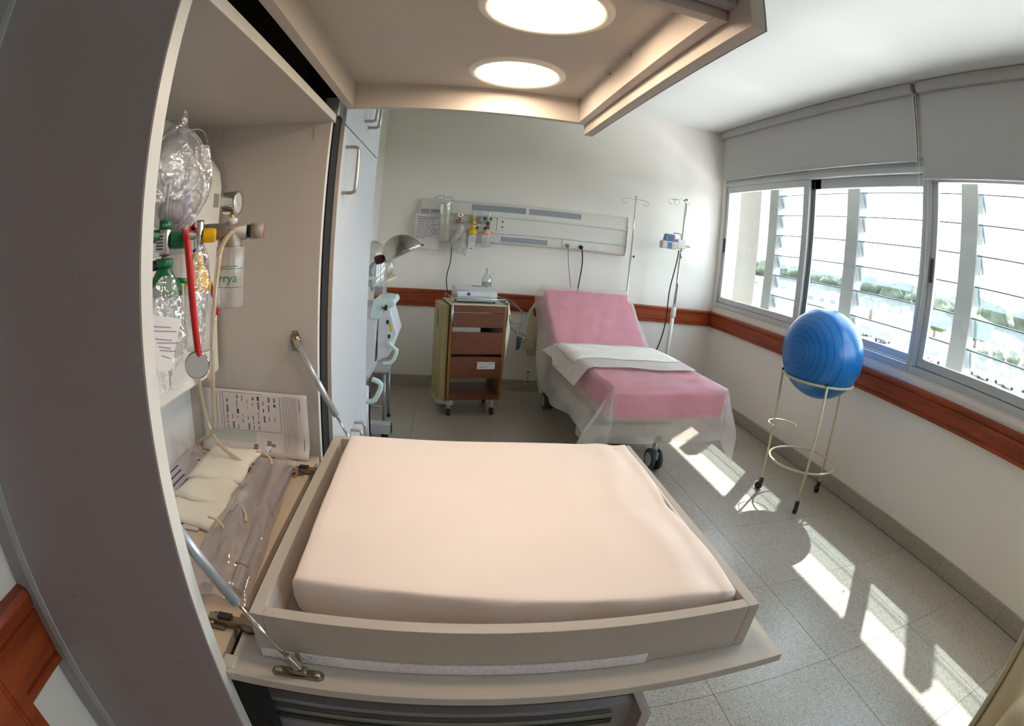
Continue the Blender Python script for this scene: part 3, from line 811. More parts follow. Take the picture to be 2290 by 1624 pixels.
MB().tube([(-.47, .962, 1.294), (-.47, .951, 1.282), (-.47, .942, 1.25), (-.47, .932, 1.218), (-.47, .918, 1.196), (-.47, .905, 1.186)], .0018, 8, smooth=2).build('ear_tube', CHROME, st, smooth=True)
MB().sphere((-.467, .914, 1.176), .0085, 14, 10).build('ear_tip', mat('ear_tip_cream', (228, 214, 186), .5), st, smooth=True)

# silicone tube down to the shelf, back up under the bag
sl = thing('silicone_tube', 'clear silicone tube running from the regulator down to the shelf', 'tube', (-.5, .95, .93))
MB().tube([(-.405, .90, 1.457), (-.40, .865, 1.452), (-.395, .82, 1.43), (-.392, .80, 1.38), (-.393, .785, 1.30), (-.405, .80, 1.22), (-.43, .84, 1.14), (-.50, .97, 1.03), (-.60, 1.07, .965), (-.612, 1.075, .945), (-.585, 1.065, .931), (-.54, 1.085, .930), (-.465, 1.075, .930), (-.42, 1.045, .930)], .0048, 8, smooth=2).build('hose', SIL, sl, smooth=True)
MB().tube([(-.418, 1.02, .931), (-.44, 1.01, .94), (-.50, 1.02, .965), (-.54, 1.03, 1.0), (-.555, 1.03, 1.06), (-.54, .99, 1.15), (-.50, .92, 1.24)], .0048, 8, smooth=2).build('hose_loop', SIL, sl, smooth=True)

# resuscitation kit in a clear bag, top left
rb = thing('resuscitator_bag', 'clear crumpled plastic bag with a ring inside, hanging at the compartment top', 'plastic bag', (-.43, .70, 1.47))
def blob(c, rx, ry, rz, seed, amp=.12, nu=30, nv=20):
    rnd = random.Random(seed); ph = [rnd.uniform(0, 6.28) for _ in range(8)]
    m = MB()
    def f(u, v):
        a, b = 2 * PI * u, PI * (v * .996 + .002)
        k = 1 + amp * (math.sin(3 * a + ph[0] + 2 * b) * .4 + math.sin(5 * b + ph[1] + a) * .35 + math.sin(7 * a - 4 * b + ph[2]) * .25 + math.sin(11 * a + 6 * b + ph[3]) * .15)
        return Vector((c[0] + rx * k * math.sin(b) * math.cos(a), c[1] + ry * k * math.sin(b) * math.sin(a), c[2] + rz * k * math.cos(b)))
    return m.grid(f, nu, nv)
blob((-.43, .70, 1.54), .04, .066, .082, 3).build('film', FILM, rb, smooth=True)
MB().tube([Vector((-.425, .70, 1.565)) + (Vector((.35, .94, 0)) * math.cos(t) * .055 + Z * math.sin(t) * .052) for t in [2 * PI * i / 36 for i in range(36)]], .003, 6, closed=True).build('mask_ring', CLEAR, rb, smooth=True)
blob((-.44, .70, 1.563), .03, .050, .046, 8, .05).build('mask_dome', clear_mat('mask_clear', (228, 224, 230), .16, .04, .10, bump=.3, bscale=20), rb, smooth=True)
blob((-.45, .73, 1.492), .022, .030, .024, 9, .06).build('bag_valve', mat('grey_valve', (132, 122, 126), .3, var=.1), rb, smooth=True)
MB().prism([(0, 0), (.03, 0), (.018, .05), (.012, .055)], (-.44, .70, 1.598), Vector((.3, .95, 0)).normalized(), Z, X, .002).build('bag_corner', FILM, rb)
for s_ in range(5):
    t0 = s_ * 1.3
    MB().tube([(-.395, .66 + .02 * math.sin(t0), 1.50 + .025 * s_), (-.388, .70, 1.515 + .024 * s_ + .01 * math.cos(t0)), (-.40, .745, 1.51 + .025 * s_ + .012 * math.sin(t0 * 2))], .0011, 5, smooth=2).build('film_crease', CLEAR, rb, smooth=True)
# second long pouch
p2 = thing('catheter_pouch', 'long narrow milky plastic pouch hanging beside the crumpled bag', 'pouch', (-.45, .80, 1.45))
def pouch(c0, c1, w, bulge, seed):
    c0, c1 = Vector(c0), Vector(c1); side = Vector((.35, .94, 0)).normalized(); out = Vector((.94, -.35, 0))
    rnd = random.Random(seed); a1, a2 = rnd.uniform(0, 6), rnd.uniform(0, 6)
    def f(u, v):
        p = c0.lerp(c1, v); ww = w * (.30 + .75 * math.sin(PI * min(1, v * 1.15)) ** .7)
        t = 2 * PI * u
        return p + side * (ww * math.cos(t) + .004 * math.sin(9 * v + a1)) + out * (bulge * math.sin(t) * math.sin(PI * v) * (1 + .5 * math.sin(13 * v + 3 * t + a2)))
    return MB().grid(f, 20, 26)
pouch((-.44, .815, 1.61), (-.455, .785, 1.445), .034, .012, 5).build('film', clear_mat('milky_film', (226, 218, 214), .45, .15, .05, bump=.8, bscale=30, trl=.4), p2, smooth=True)
MB().box(-.447, -.445, .765, .785, 1.47, 1.53).build('blue_print', clear_mat('blue_tint', (110, 120, 176), .4), p2)
# pouch with a printed note around the green bottle
p3 = thing('note_pouch', 'clear plastic pouch with a printed white note, beside the green bottle', 'pouch', (-.36, .57, 1.27))
sd_ = Vector((.45, .89, 0)).normalized()
nq = Vector((.89, -.45, 0))
pouch((-.375, .60, 1.40), (-.362, .57, 1.255), .034, .014, 12).build('film', FILM, p3, smooth=True)
o0 = Vector((-.350, .556, 1.286))
MB().prism([(-.030, .075), (.026, .062), (.004, 0), (-.018, .002)], o0, sd_, Z, nq, .0006).build('note', PAPER, p3)
for k, (a, wd) in enumerate(((.060, .030), (.054, .036), (.044, .026), (.039, .034), (.034, .020), (.029, .026), (.022, .014))):
    MB().prism([(-.022 + .002 * k, a), (-.022 + .002 * k + wd, a - .006), (-.022 + .002 * k + wd, a - .0072), (-.022 + .002 * k, a - .0012)], o0 + nq * .0008, sd_, Z, nq, .0002).build('print_line', INKL, p3)

p4 = thing('crumpled_film', 'crumpled clear film hanging over the yellow-topped bottle', 'plastic film', (-.43, .80, 1.25))
pouch((-.452, .848, 1.435), (-.435, .80, 1.25), .026, .012, 31).build('film', FILM, p4, smooth=True)

# ---- things on the compartment floor
SZ = .9195
fm = thing('printed_form', 'white printed form with boxes and ruled lines leaning on the far panel', 'paper', (-.47, 1.125, SZ))
def form_pt(u, v):
    # u 0..1 left to right, v 0..1 bottom to top; bends forward at the foot
    x = -.612 + .292 * u + .012 * v * (1 - 2 * u) * 0
    z = SZ + .004 + .158 * v - .004 * u * v
    y = 1.134 - .028 * max(0, (.28 - v) / .28) ** 2
    return Vector((x + .008 * (1 - v) * (u - .5), y, z))
MB().grid(form_pt, 12, 14).build('sheet', PAPER, fm, smooth=True, solid=.0006)
def form_mark(u0, v0, u1, v1, m_, th=.0004):
    f = lambda u, v: form_pt(u, v) + Vector((0, -.0009, 0))
    mb = MB().grid(lambda a, b: f(u0 + (u1 - u0) * a, v0 + (v1 - v0) * b), 1, 4)
    mb.build('print_mark', m_, fm)
for k in range(8): form_mark(.78 + .0165 * k, .05, .7825 + .0165 * k, .95, INKL)
for u in (.10, .15, .19): form_mark(u, .40, u + .003, .97, INKL)
form_mark(.215, .34, .219, .96, INKL); form_mark(.755, .34, .759, .93, INKL); form_mark(.215, .955, .60, .962, INKL); form_mark(.215, .34, .757, .346, INKL)
rnd = random.Random(4)
for col in range(10):
    u = .25 + .050 * col; v = .36
    while v < .90:
        h_ = rnd.uniform(.03, .13)
        if rnd.random() < .75: form_mark(u, v, u + rnd.choice((.006, .008, .018)), min(.92, v + h_), rnd.choice((INK, INKL, INKL)))
        v += h_ + rnd.uniform(.02, .06)
for (a, b_, c_, d_) in ((.93, .72, .934, .92), (.955, .10, .959, .28), (.62, .05, .66, .20), (.66, .12, .70, .16), (.50, .05, .54, .14), (.09, .40, .096, .60), (.12, .40, .126, .56)):
    form_mark(a, b_, c_, d_, INKL if c_ - a > .02 else INK)
form_mark(.02, .16, .52, .34, mat('pale_green_stamp', (196, 206, 196), .9))
lf = thing('leaflet_stack', 'leaflets with blue print lying at the back of the compartment floor', 'leaflet', (-.62, 1.0, SZ))
MB().box(-.650, -.53, .80, 1.10, SZ, SZ + .004).build('leaflet', mat('leaflet_paper', (206, 198, 206), .8), lf)
for k in range(4):
    MB().box(-.640 + .02 * k, -.634 + .02 * k, .86, 1.0 - .02 * k, SZ + .004, SZ + .0043).build('print_line', mat('blue_ink', (88, 92, 150), .9), lf)
MB().box(-.600, -.556, 1.04, 1.046, SZ + .004, SZ + .0044).build('print_line', INK, lf)
GAUZE = mat('cream_paper_pack', (240, 236, 224), .8, var=.04, scale=14, bump=.25, bscale=40)
def pack(label, c, rz, z, lx, ly):
    R_ = Matrix.Translation(Vector((c[0], c[1], z))) @ Matrix.Rotation(rz, 4, 'Z')
    def f(u, v):
        x, y = (u - .5) * lx, (v - .5) * ly
        e = min(u, 1 - u, v, 1 - v)
        return R_ @ Vector((x + .003 * math.sin(9 * v), y + .002 * math.sin(11 * u), .007 * min(1, e / .12) + .0018 * math.sin(5 * u + 8 * v)))
    o = MB().grid(f, 16, 12).build('gauze_pack', GAUZE, None, smooth=True, solid=.005)
    tag(o, label, 'gauze pack', 'cream paper packs on the compartment floor')
    MB().grid(lambda u, v: f(.004 + .06 * u, v) + Vector((0, 0, .0028)), 2, 8).build('sealed_edge', mat('white_seal', (236, 228, 214), .7), o, smooth=True)
pack('cream paper pack on top of the pile beside the clear bag', (-.500, 1.010, 0), .05, SZ + .021, .135, .175)
pack('cream paper pack in the middle of the pile', (-.495, .915, 0), -.12, SZ + .013, .13, .16)
pack('cream paper pack at the bottom of the pile, nearest the camera', (-.490, .845, 0), -.16, SZ + .005, .15, .17)
MB().box(-.50, -.46, .745, .79, SZ + .0, SZ + .004).build('blister_card', mat('lilac_card', (214, 200, 206), .6), None, bevel=.001)
tag(bpy.data.objects['blister_card'], 'small pale lilac card on the compartment floor', 'card')
# clear bag with tubing in front
cb = thing('tubing_bag', 'long clear plastic bag with coiled tubing along the hinge side of the compartment floor', 'plastic bag', (-.37, .82, SZ))
A0, A1 = Vector((-.355, .555, SZ)), Vector((-.395, 1.085, SZ))
sdv = Vector((1, .05, 0)).normalized()
def cbag(u, v):
    p = A0.lerp(A1, v); t = u - .5
    w_ = .066 - .012 * v
    h_ = .034 * (1 - (2 * t) ** 2) ** .5 if abs(t) < .5 else 0
    h_ *= (.25 + .75 * math.sin(PI * min(1, max(0, v * .98 + .01))) ** .4)
    h_ *= 1 + .25 * math.sin(4 * PI * u + 6 * v)
    return p + sdv * (2 * w_ * t) + Z * (.002 + h_ + .003 * math.sin(21 * v + 5 * u))
MB().grid(cbag, 22, 40).build('film', FILMG, cb, smooth=True)
for x, r_ in ((-.335, .013), (-.385, .011)):
    MB().tube([(x + .02, .575, SZ + .014), (x + .008, .70, SZ + .015), (x, .85, SZ + .014), (x - .008, 1.0, SZ + .013), (x - .012, 1.06, SZ + .013)], r_, 12, smooth=1, cap=False).build('corrugated_tube', clear_mat('lilac_tube', (238, 230, 240), .30, .06, .10, trl=.3), cb, smooth=True)
for y in (.64, 1.02):
    MB().torus((-.322 - .03 * (y - .6), y, SZ + .014), .0135, .003, (0, 1, 0), 20, 6).build('cuff', SIL, cb, smooth=True)
for (y_, x_, w_) in ((1.05, -.41, .05), (.80, -.375, .03), (.74, -.405, .05)):
    MB().tube([(x_ - w_ / 2, y_ + .01, SZ + .036), (x_, y_, SZ + .040), (x_ + w_ / 2, y_ - .02, SZ + .034), (x_ + w_ / 2 + .006, y_ - .04, SZ + .032)], .0022, 6, smooth=2).build('fold_glint_strand', mat('fold_glint', (232, 206, 166), .3), cb, smooth=True)  # opaque cream strands paint glints on the film
tg = MB().prism([(0, .022), (.018, .024), (.012, 0)], (-.415, 1.052, SZ + .035), X, Vector((0, .85, .5)).normalized(), Z, .0008).build('blue_tag', mat('pale_blue_tag', (196, 214, 240), .5), cb)
# ---------------------------------------------------------------- bed head panel and what hangs on it
hp = thing('bedhead_panel', 'long white bedhead service panel with grey light strips on the back wall', 'wall panel', (.7, 4.88, 1.43))
HPM = mat('panel_white', (222, 218, 210), .45, var=.015)
PX0, PX1 = -.29, 1.70
prof = [(0, 0), (.055, .006), (.068, .020), (.072, .095), (.084, .100), (.084, .112), (.074, .118), (.074, .245), (.084, .252), (.084, .262), (.074, .268), (.066, .370), (.050, .386), (0, .39)]
MB().prism(prof, (PX0, YB, 1.432), -Y, Z, X, PX1 - PX0).build('housing', HPM, hp, bevel=.002)
for x in (PX0 - .006, PX1):
    MB().prism([(0, 0), (.056, .004), (.074, .02), (.090, .098), (.090, .262), (.070, .378), (.052, .392), (0, .394)], (x, YB, 1.430), -Y, Z, X, .006).build('end_cap', HPM, hp, bevel=.002)
BLU = mat('pale_blue_line', (206, 222, 226), .4)
for z in (1.534, 1.686):
    MB().box(.45, PX1 - .002, YB - .0855, YB - .0838, z + .001, z + .008).build('trim_line', BLU, hp)
DIFF = mat('grey_diffuser', (150, 154, 166), .4, var=.05, scale=40)
def strip(xa, xb, za, zb, ya, yb):
    MB().obox(((xa + xb) / 2, (ya + yb) / 2, (za + zb) / 2), X * (xb - xa) / 2, Vector((0, (yb - ya) / 2, (zb - za) / 2)), Vector((0, -.0025, 0))).build('light_strip', DIFF, hp, bevel=.001)
for xa, xb in ((.186, .690), (.722, 1.228), (-.285, -.21), (-.195, -.10)):
    strip(xa, xb, 1.736, 1.792, YB - .0705, YB - .0668) if xa > 0 else strip(xa, xb, 1.690, 1.722, YB - .086, YB - .086)
strip(.475, .918, 1.456, 1.504, YB - .0695, YB - .0713)
def plate(xa, xb, za, zb, y):
    return MB().box(xa, xb, y - .006, y, za, zb).build('socket_plate', WPLAS, hp, bevel=.002)
p = plate(.428, .514, 1.557, 1.680, YB - .0745)
for z in (1.645, 1.594):
    MB().box(.470, .486, YB - .0815, YB - .080, z - .007, z + .007).build('socket', mat('dark_socket', (92, 78, 78), .5), p)
p = plate(1.062, 1.474, 1.452, 1.520, YB - .072)
for x in (1.09, 1.22):
    MB().box(x - .0, x + .10, YB - .0795, YB - .078, 1.460, 1.512).build('socket_module', HPM, p, bevel=.001)
for x in (1.372, 1.424):
    MB().box(x - .020, x + .020, YB - .082, YB - .078, 1.458, 1.502).build('switch', WPLAS, p, bevel=.002)
# plugs with their cords
def cord(label, pts, r, col, plug=None):
    t = thing('power_cord', label, 'cord', pts[-1])
    MB().tube(pts, r, 6, smooth=2).build('cable', col, t, smooth=True)
    if plug:
        MB().lathe([(.020, 0), (.020, .012), (.012, .034)], plug, -Y, 14).build('plug', col, t, smooth=True)
    return t
CORDG = mat('grey_cord', (150, 148, 144), .5); CORDB = mat('black_cord', (24, 24, 26), .45)
cord('thin grey cord plugged into the bedhead panel, left of the black one', [(1.115, YB - .115, 1.472), (1.120, YB - .11, 1.44), (1.130, YB - .07, 1.38), (1.145, YB - .05, 1.30), (1.175, YB - .04, 1.15), (1.195, YB - .04, 1.05), (1.2, YB - .04, .80), (1.2, YB - .035, .5)], .004, CORDG, (1.115, YB - .081, 1.472))
cord('thick black cord plugged into the bedhead panel', [(1.246, YB - .115, 1.470), (1.255, YB - .11, 1.44), (1.275, YB - .06, 1.38), (1.285, YB - .045, 1.31), (1.275, YB - .04, 1.18), (1.262, YB - .04, 1.05), (1.26, YB - .04, .80), (1.26, YB - .035, .5)], .0058, CORDB, (1.246, YB - .081, 1.470))
cord('black cord hanging from panel down to the monitor on the trolley', [(.020, YB - .05, 1.44), (.020, YB - .045, 1.366), (.024, YB - .045, 1.27), (.015, YB - .05, 1.20), (-.01, YB - .06, 1.10), (.0, YB - .12, 1.00), (.02, 4.72, .96), (.08, 4.55, .952), (.13, 4.50, .955)], .0048, CORDB)
# printed notice
no = thing('printed_notice', 'white notice with lines of print hanging at the left end of the panel', 'notice', (-.22, 4.815, 1.345))
nz = Vector((-.03, 0, 1)).normalized()
MB().prism([(-.335, 1.672), (-.110, 1.664), (-.104, 1.344), (-.325, 1.352)], (0, 4.828, 0), X, Z, -Y, .001).build('sheet', PAPER, no)
text('*Pacientes ingresados\na INTERNACION\n  deben iniciar su\n  ingreso por Admision.\n* Las consultas, de\npacientes de Emergencia\n deben tener Historia\n Clinica en Luis Salud\n con su ingreso a\n Atencion.', .0235, (-.322, 4.8265, 1.640), X + Z * -.03, Z + X * .03, INK, no, 'lettering', space=.92)
# long suction liner at the left
sc_ = thing('suction_liner', 'tall clear suction canister with white lid over the notice', 'canister', (-.06, 4.77, 1.42))
MB().lathe([(.046, 0), (.050, .01), (.054, .36)], (-.060, 4.765, 1.422), Z, 28, True, False).build('jar', clear_mat('liner_clear', (224, 222, 196), .22, .08, .08), sc_, smooth=True)
MB().lathe([(.057, 0), (.057, .012), (.050, .020), (.0, .022)], (-.058, 4.765, 1.780), Z, 28).build('lid', mat('lid_white', (216, 222, 226), .35), sc_, smooth=True)
MB().lathe([(.012, 0), (.012, .03), (.008, .034)], (-.068, 4.765, 1.80), Z, 12).build('port', mat('lid_white', (216, 222, 226), .35), sc_, smooth=True)
MB().tube([(-.068, 4.765, 1.83), (-.08, 4.765, 1.85), (-.13, 4.77, 1.848), (-.17, 4.80, 1.825)], .004, 6, smooth=2).build('hose', SIL, sc_, smooth=True)
MB().tube([(-.056, 4.765, 1.83), (-.03, 4.76, 1.85), (-.005, 4.76, 1.83), (.0, 4.76, 1.79)], .004, 6, smooth=2).build('hose', SIL, sc_, smooth=True)
for i in range(9):
    MB().box(-.046, -.030, 4.7085, 4.7095, 1.50 + .03 * i, 1.505 + .03 * i).build('level_mark', mat('yellow_mark', (214, 196, 80), .6), sc_)
for x in (-.085, -.04):
    MB().tube([(x, 4.765, 1.43), (x + .004, 4.763, 1.60), (x + .01, 4.765, 1.77)], .005, 8).build('inner_tube', clear_mat('liner_tube', (236, 238, 226), .4, .05, .12), sc_, smooth=True)
# vacuum gauge with a plastic bag hanging
vg = thing('wall_vacuum_gauge', 'small round vacuum gauge on the bedhead panel', 'gauge', (.078, 4.80, 1.62))
MB().lathe([(.026, 0), (.028, .004), (.028, .022), (.025, .024)], (.078, 4.80, 1.680), -Y, 24).build('gauge', CHROME, vg, smooth=True)
gdl = MB().lathe([(.0001, .0245), (.0245, .0245)], (.078, 4.80, 1.680), -Y, 24, False, False).build('dial', mat('dial_white', (232, 226, 220), .5), vg)
MB().obox((.080, 4.775, 1.680), Vector((.007, 0, -.007)), Vector((.003, 0, .003)), Y * .0004).build('needle', INK, vg)
MB().cyl((.078, 4.80, 1.630), (.078, 4.80, 1.655), .007, n=10).build('stem', BLACKP, vg, smooth=True)
MB().cyl((.04, 4.80, 1.618), (.115, 4.80, 1.618), .018, n=14).build('body', GREYM, vg, smooth=True)
MB().cyl((.078, 4.845, 1.618), (.078, 4.80, 1.618), .012, n=12).build('wall_plug', GREYM, vg, smooth=True)
MB().cyl((.085, 4.782, 1.622), (.085, 4.776, 1.622), .010, n=12).build('red_cap', mat('red_cap', (226, 62, 44), .5), vg)
pb = thing('hanging_plastic_bag', 'white translucent plastic bag hanging under the vacuum gauge', 'plastic bag', (.08, 4.78, 1.31))
def hbag(u, v):
    t = 2 * PI * u
    wv = .018 + .060 * min(1, v * 1.6) ** .8
    return Vector((.085 + .012 * v + wv * math.cos(t) + .008 * math.sin(8 * v), 4.772 + (.012 + .012 * math.sin(PI * v)) * math.sin(t) * (1 + .4 * math.sin(11 * v + 4 * t)), 1.600 - .285 * v - .02 * math.cos(t) * v))
MB().grid(hbag, 24, 24).build('film', clear_mat('white_film', (224, 222, 218), .5, .15, .06, bump=.9, bscale=22, trl=.4), pb, smooth=True)
MB().box(.078, .092, 4.752, 4.754, 1.42, 1.47).build('red_print', clear_mat('red_tint', (220, 110, 96), .6), pb)
def wall_humid(label, x, col, capcol, tagged):
    t = thing('wall_humidifier', label, 'humidifier', (x, 4.79, 1.37))
    MB().cyl((x, 4.845, 1.63), (x, 4.79, 1.625), .012, n=12).build('wall_plug', col, t, smooth=True)
    for s_ in (-1, 1):
        MB().box(x + s_ * .026 - .012, x + s_ * .026 + .012, 4.828, 4.842, 1.648, 1.674).build('outlet', col, t, bevel=.003)
    MB().lathe([(.012, 0), (.012, .075), (.009, .08)], (x + .002, 4.785, 1.645), Z, 14).build('flow_tube', clear_mat('flow_tube_clear', (220, 230, 232), .5, .05, .1), t, smooth=True)
    MB().sphere((x, 4.782, 1.615), .022, 16, 10).build('knob', col, t, smooth=True)
    if not tagged: MB().sphere((x + .004, 4.764, 1.610), .013, 12, 8).build('red_button', mat('red_button', (190, 44, 36), .4), t, smooth=True)
    MB().lathe([(.024, 0), (.026, .01), (.022, .022)], (x - .002, 4.785, 1.567), Z, 10).build('wing_nut', col, t, bevel=.003)
    MB().sphere((x + (.034 if tagged else -.026), 4.785, 1.568), .013, 12, 8).build('side_cap', mat('purple_dark', (44, 34, 52), .4), t, smooth=True)
    MB().lathe([(.042, 0), (.042, .018), (.030, .034), (.016, .052)], (x - .004, 4.785, 1.512), Z, 24).build('bottle_cap', capcol, t, smooth=True)
    MB().cyl((x + .03, 4.78, 1.535), (x + .058, 4.778, 1.533), .006, .004, n=10).build('spout', capcol, t, smooth=True)
    MB().lathe([(.036, 0), (.039, .006), (.040, .12)], (x - .006, 4.785, 1.392), Z, 24, True, False).build('bottle', FROST, t, smooth=True)
    if tagged:
        tg = MB().prism([(-.03, .125), (.034, .135), (.024, 0), (-.036, .008)], (x - .004, 4.738, 1.362), X, Z, -Y, .001).build('paper_tag', PAPER, t)
        for k in range(6):
            MB().box(x - .026, x + .020, 4.7362, 4.7368, 1.435 + .009 * k, 1.438 + .009 * k).build('print_line', INKL, tg)
        MB().box(x - .024, x + .006, 4.7362, 4.7368, 1.372, 1.378).build('print_line', INK, tg)
    return t
wall_humid('yellow humidifier with a paper tag on the bedhead panel', .207, YELL, YELL, True)
wall_humid('green humidifier with peach cap on the bedhead panel', .338, GREEN, mat('peach_cap', (222, 176, 150), .4), False)
pk = thing('mask_pouch', 'clear pouch with grey mask hanging between the yellow and green humidifiers', 'pouch', (.25, 4.80, 1.60))
MB().grid(lambda u, v: Vector((.245 + .045 * math.cos(2 * PI * u) * (.6 + .4 * math.sin(PI * v)), 4.812 + .014 * math.sin(2 * PI * u), 1.73 - .14 * v + .006 * math.sin(9 * u))), 20, 10).build('film', FILM, pk, smooth=True)
MB().sphere((.268, 4.806, 1.645), .024, 14, 10, (1, .5, 1.5)).build('mask', mat('blue_grey_mask', (150, 152, 170), .4), pk, smooth=True)

# ---------------------------------------------------------------- drip stands
iv = thing('drip_pole', 'slim chrome drip pole with two curled hooks behind the bed', 'drip stand', (1.726, 4.75, .3))
MB().cyl((1.726, 4.75, .60), (1.726, 4.75, 1.44), .0095, n=12).build('lower_tube', CHROME, iv, smooth=True)
MB().cyl((1.727, 4.75, 1.44), (1.731, 4.75, 2.01), .0065, n=12).build('upper_tube', CHROME, iv, smooth=True)
MB().sphere((1.731, 4.75, 2.025), .012, 12, 8).build('finial', STEEL, iv, smooth=True)
for s_ in (-1, 1):
    pts = [Vector((1.731, 4.75, 2.002)), Vector((1.731 + s_ * .07, 4.75, 2.004)), Vector((1.731 + s_ * .115, 4.75, 1.996))] + [Vector((1.731 + s_ * (.112 + .026 * math.sin(a)), 4.75, 1.970 + .026 * math.cos(a))) for a in (0.2, 1.0, 1.8, 2.6, 3.4, 4.2, 4.8)]
    MB().tube(pts, .003, 6, smooth=1).build('hook', STEEL, iv, smooth=True)
MB().cyl((1.735, 4.748, 1.436), (1.765, 4.742, 1.436), .004, n=8).build('screw', STEEL, iv, smooth=True)
MB().lathe([(.013, 0), (.013, .01)], (1.752, 4.744, 1.436), Vector((1, -.2, 0)), 12).build('knob', BLACKP, iv, smooth=True)
MB().box(1.70, 1.752, 4.70, 4.80, .55, .62).build('bed_socket', STEEL, iv, bevel=.004)
s2 = thing('infusion_stand', 'drip stand with white lower tube and chrome upper pole in the corner', 'drip stand', (2.175, 4.6, 0))
MB().cyl((2.165, 4.6, .12), (2.178, 4.6, .90), .019, n=16).build('lower_tube', mat('white_enamel', (222, 220, 214), .35), s2, smooth=True)
MB().lathe([(.025, 0), (.027, .01), (.027, .085), (.022, .095)], (2.180, 4.6, .90), Z, 18).build('collar', mat('white_enamel', (222, 220, 214), .35), s2, smooth=True)
MB().cyl((2.181, 4.6, .99), (2.190, 4.6, 1.50), .0125, n=14).build('mid_tube', CHROME, s2, smooth=True)
MB().cyl((2.190, 4.6, 1.49), (2.208, 4.6, 2.055), .011, n=14).build('upper_tube', CHROME, s2, smooth=True)
MB().cyl((2.192, 4.6, 1.485), (2.193, 4.6, 1.53), .016, n=12).build('clamp', CHROME, s2, smooth=True)
MB().box(2.190, 2.226, 4.588, 4.612, 2.030, 2.072).build('head', CHROME, s2, bevel=.004)
MB().tube([(2.20, 4.6, 2.055), (2.12, 4.6, 2.05), (2.05, 4.6, 2.046)], .0045, 8).build('arm', CHROME, s2, smooth=True)
for x in (2.05, 2.11):
    MB().torus((x, 4.6, 2.022), .026, .0035, (.2, 1, 0), 20, 6).build('hook', CHROME, s2, smooth=True)
MB().tube([(2.225, 4.6, 2.05), (2.245, 4.6, 2.04), (2.246, 4.6, 2.01)], .004, 6, smooth=1).build('hook', CHROME, s2, smooth=True)
for k in range(5):
    a = 2 * PI * k / 5 + .3
    lg = MB().tube([(2.165, 4.6, .14), (2.165 + .12 * math.cos(a), 4.6 + .12 * math.sin(a), .11), (2.165 + .25 * math.cos(a), 4.6 + .25 * math.sin(a), .07)], .013, 8).build('leg', CHROME, s2, smooth=True)
    MB().cyl((2.165 + .25 * math.cos(a) - .01 * math.sin(a), 4.6 + .25 * math.sin(a) + .01 * math.cos(a), .0305), (2.165 + .25 * math.cos(a) + .01 * math.sin(a), 4.6 + .25 * math.sin(a) - .01 * math.cos(a), .0305), .03, n=14).build('caster', BLACKP, lg, smooth=True)
pu = thing('infusion_pump', 'white and blue infusion pump clamped on the corner drip stand', 'infusion pump', (2.07, 4.56, 1.555))
MB().box(1.945, 2.105, 4.50, 4.58, 1.556, 1.628).build('body', mat('pump_grey', (206, 200, 190), .45), pu, bevel=.006)
MB().box(2.106, 2.196, 4.505, 4.585, 1.570, 1.660).build('rear_body', WPLAS, pu, bevel=.008)
hd_ = MB().prism([(0, 0), (.115, 0), (.105, .066), (.012, .066)], (1.966, 4.50, 1.630), X, Z, Y, .06).build('display_head', mat('pump_blue', (86, 118, 168), .4), pu, bevel=.006)
MB().box(2.004, 2.052, 4.496, 4.500, 1.645, 1.684).build('screen', mat('dark_screen', (52, 58, 84), .25), hd_)
MB().box(2.000, 2.045, 4.497, 4.500, 1.560, 1.616).build('blue_door', mat('pump_blue_door', (62, 112, 182), .4), pu, bevel=.002)
MB().cyl((2.20, 4.58, 1.607), (2.275, 4.585, 1.602), .010, n=10).build('clamp_handle', GREYM, pu, smooth=True)
MB().tube([(2.16, 4.55, 1.66), (2.158, 4.55, 1.71), (2.12, 4.55, 1.716), (2.075, 4.55, 1.712)], .005, 6, smooth=1).build('drop_sensor', GREYM, pu, smooth=True)
cord('black pump cord hanging beside the corner drip stand', [(2.139, 4.54, 1.555), (2.138, 4.54, 1.50), (2.12, 4.55, 1.35), (2.100, 4.57, 1.20), (2.098, 4.58, 1.05), (2.112, 4.59, .90), (2.100, 4.6, .76), (2.069, 4.6, .61), (2.03, 4.62, .50)], .006, CORDB)

# ---------------------------------------------------------------- wooden trolley
tr = thing('drawer_trolley', 'wood-fronted drawer trolley with beige side panel on casters, left of the bed', 'trolley', (.28, 4.2, 0))
TM = rotz(10.5, (.045, 4.055, 0))                 # local: x along front, y into the room's back wall
TW, TD = .465, .40
WOOD = wood_mat('dark_wood_laminate', (88, 44, 26), (124, 66, 40), (1, 12, 12), .4, 6)
WOODV = wood_mat('wood_side_post', (116, 76, 34), (142, 96, 48), (14, 14, 1), .4, 5)
BEI = mat('beige_metal', (160, 145, 98), .4, var=.04)
def T_(m, *a, **k): return m.build(*a, parent=tr, M=TM, **k)
T_(MB().box(0, .022, 0, TD, .145, .93), 'side_board', WOODV)
T_(MB().box(TW - .022, TW, 0, TD, .145, .93), 'side_board', WOODV)
T_(MB().box(.022, TW - .022, .0, TD, .145, .185), 'bottom_board', WOOD)
T_(MB().box(0, TW, 0, TD, .93, .942), 'top_board', mat('cream_top', (206, 196, 164), .45), bevel=.003)
T_(MB().box(.022, TW - .022, .002, .018, .875, .929), 'apron', WOOD)
T_(MB().box(.024, TW - .024, -.008, .012, .755, .870), 'drawer_front', WOOD, bevel=.002)
T_(MB().box(.024, TW - .024, -.004, .014, .535, .715), 'drawer_front', WOOD, bevel=.002)
df = T_(MB().box(.024, TW - .024, .0, .018, .330, .510), 'drawer_front', WOOD, bevel=.002)
T_(MB().box(.024, TW - .024, .012, TD - .01, .535, .545), 'drawer_base', WOOD)
T_(MB().box(.024, TW - .024, .03, TD - .01, .330, .50), 'drawer_body', WOOD)
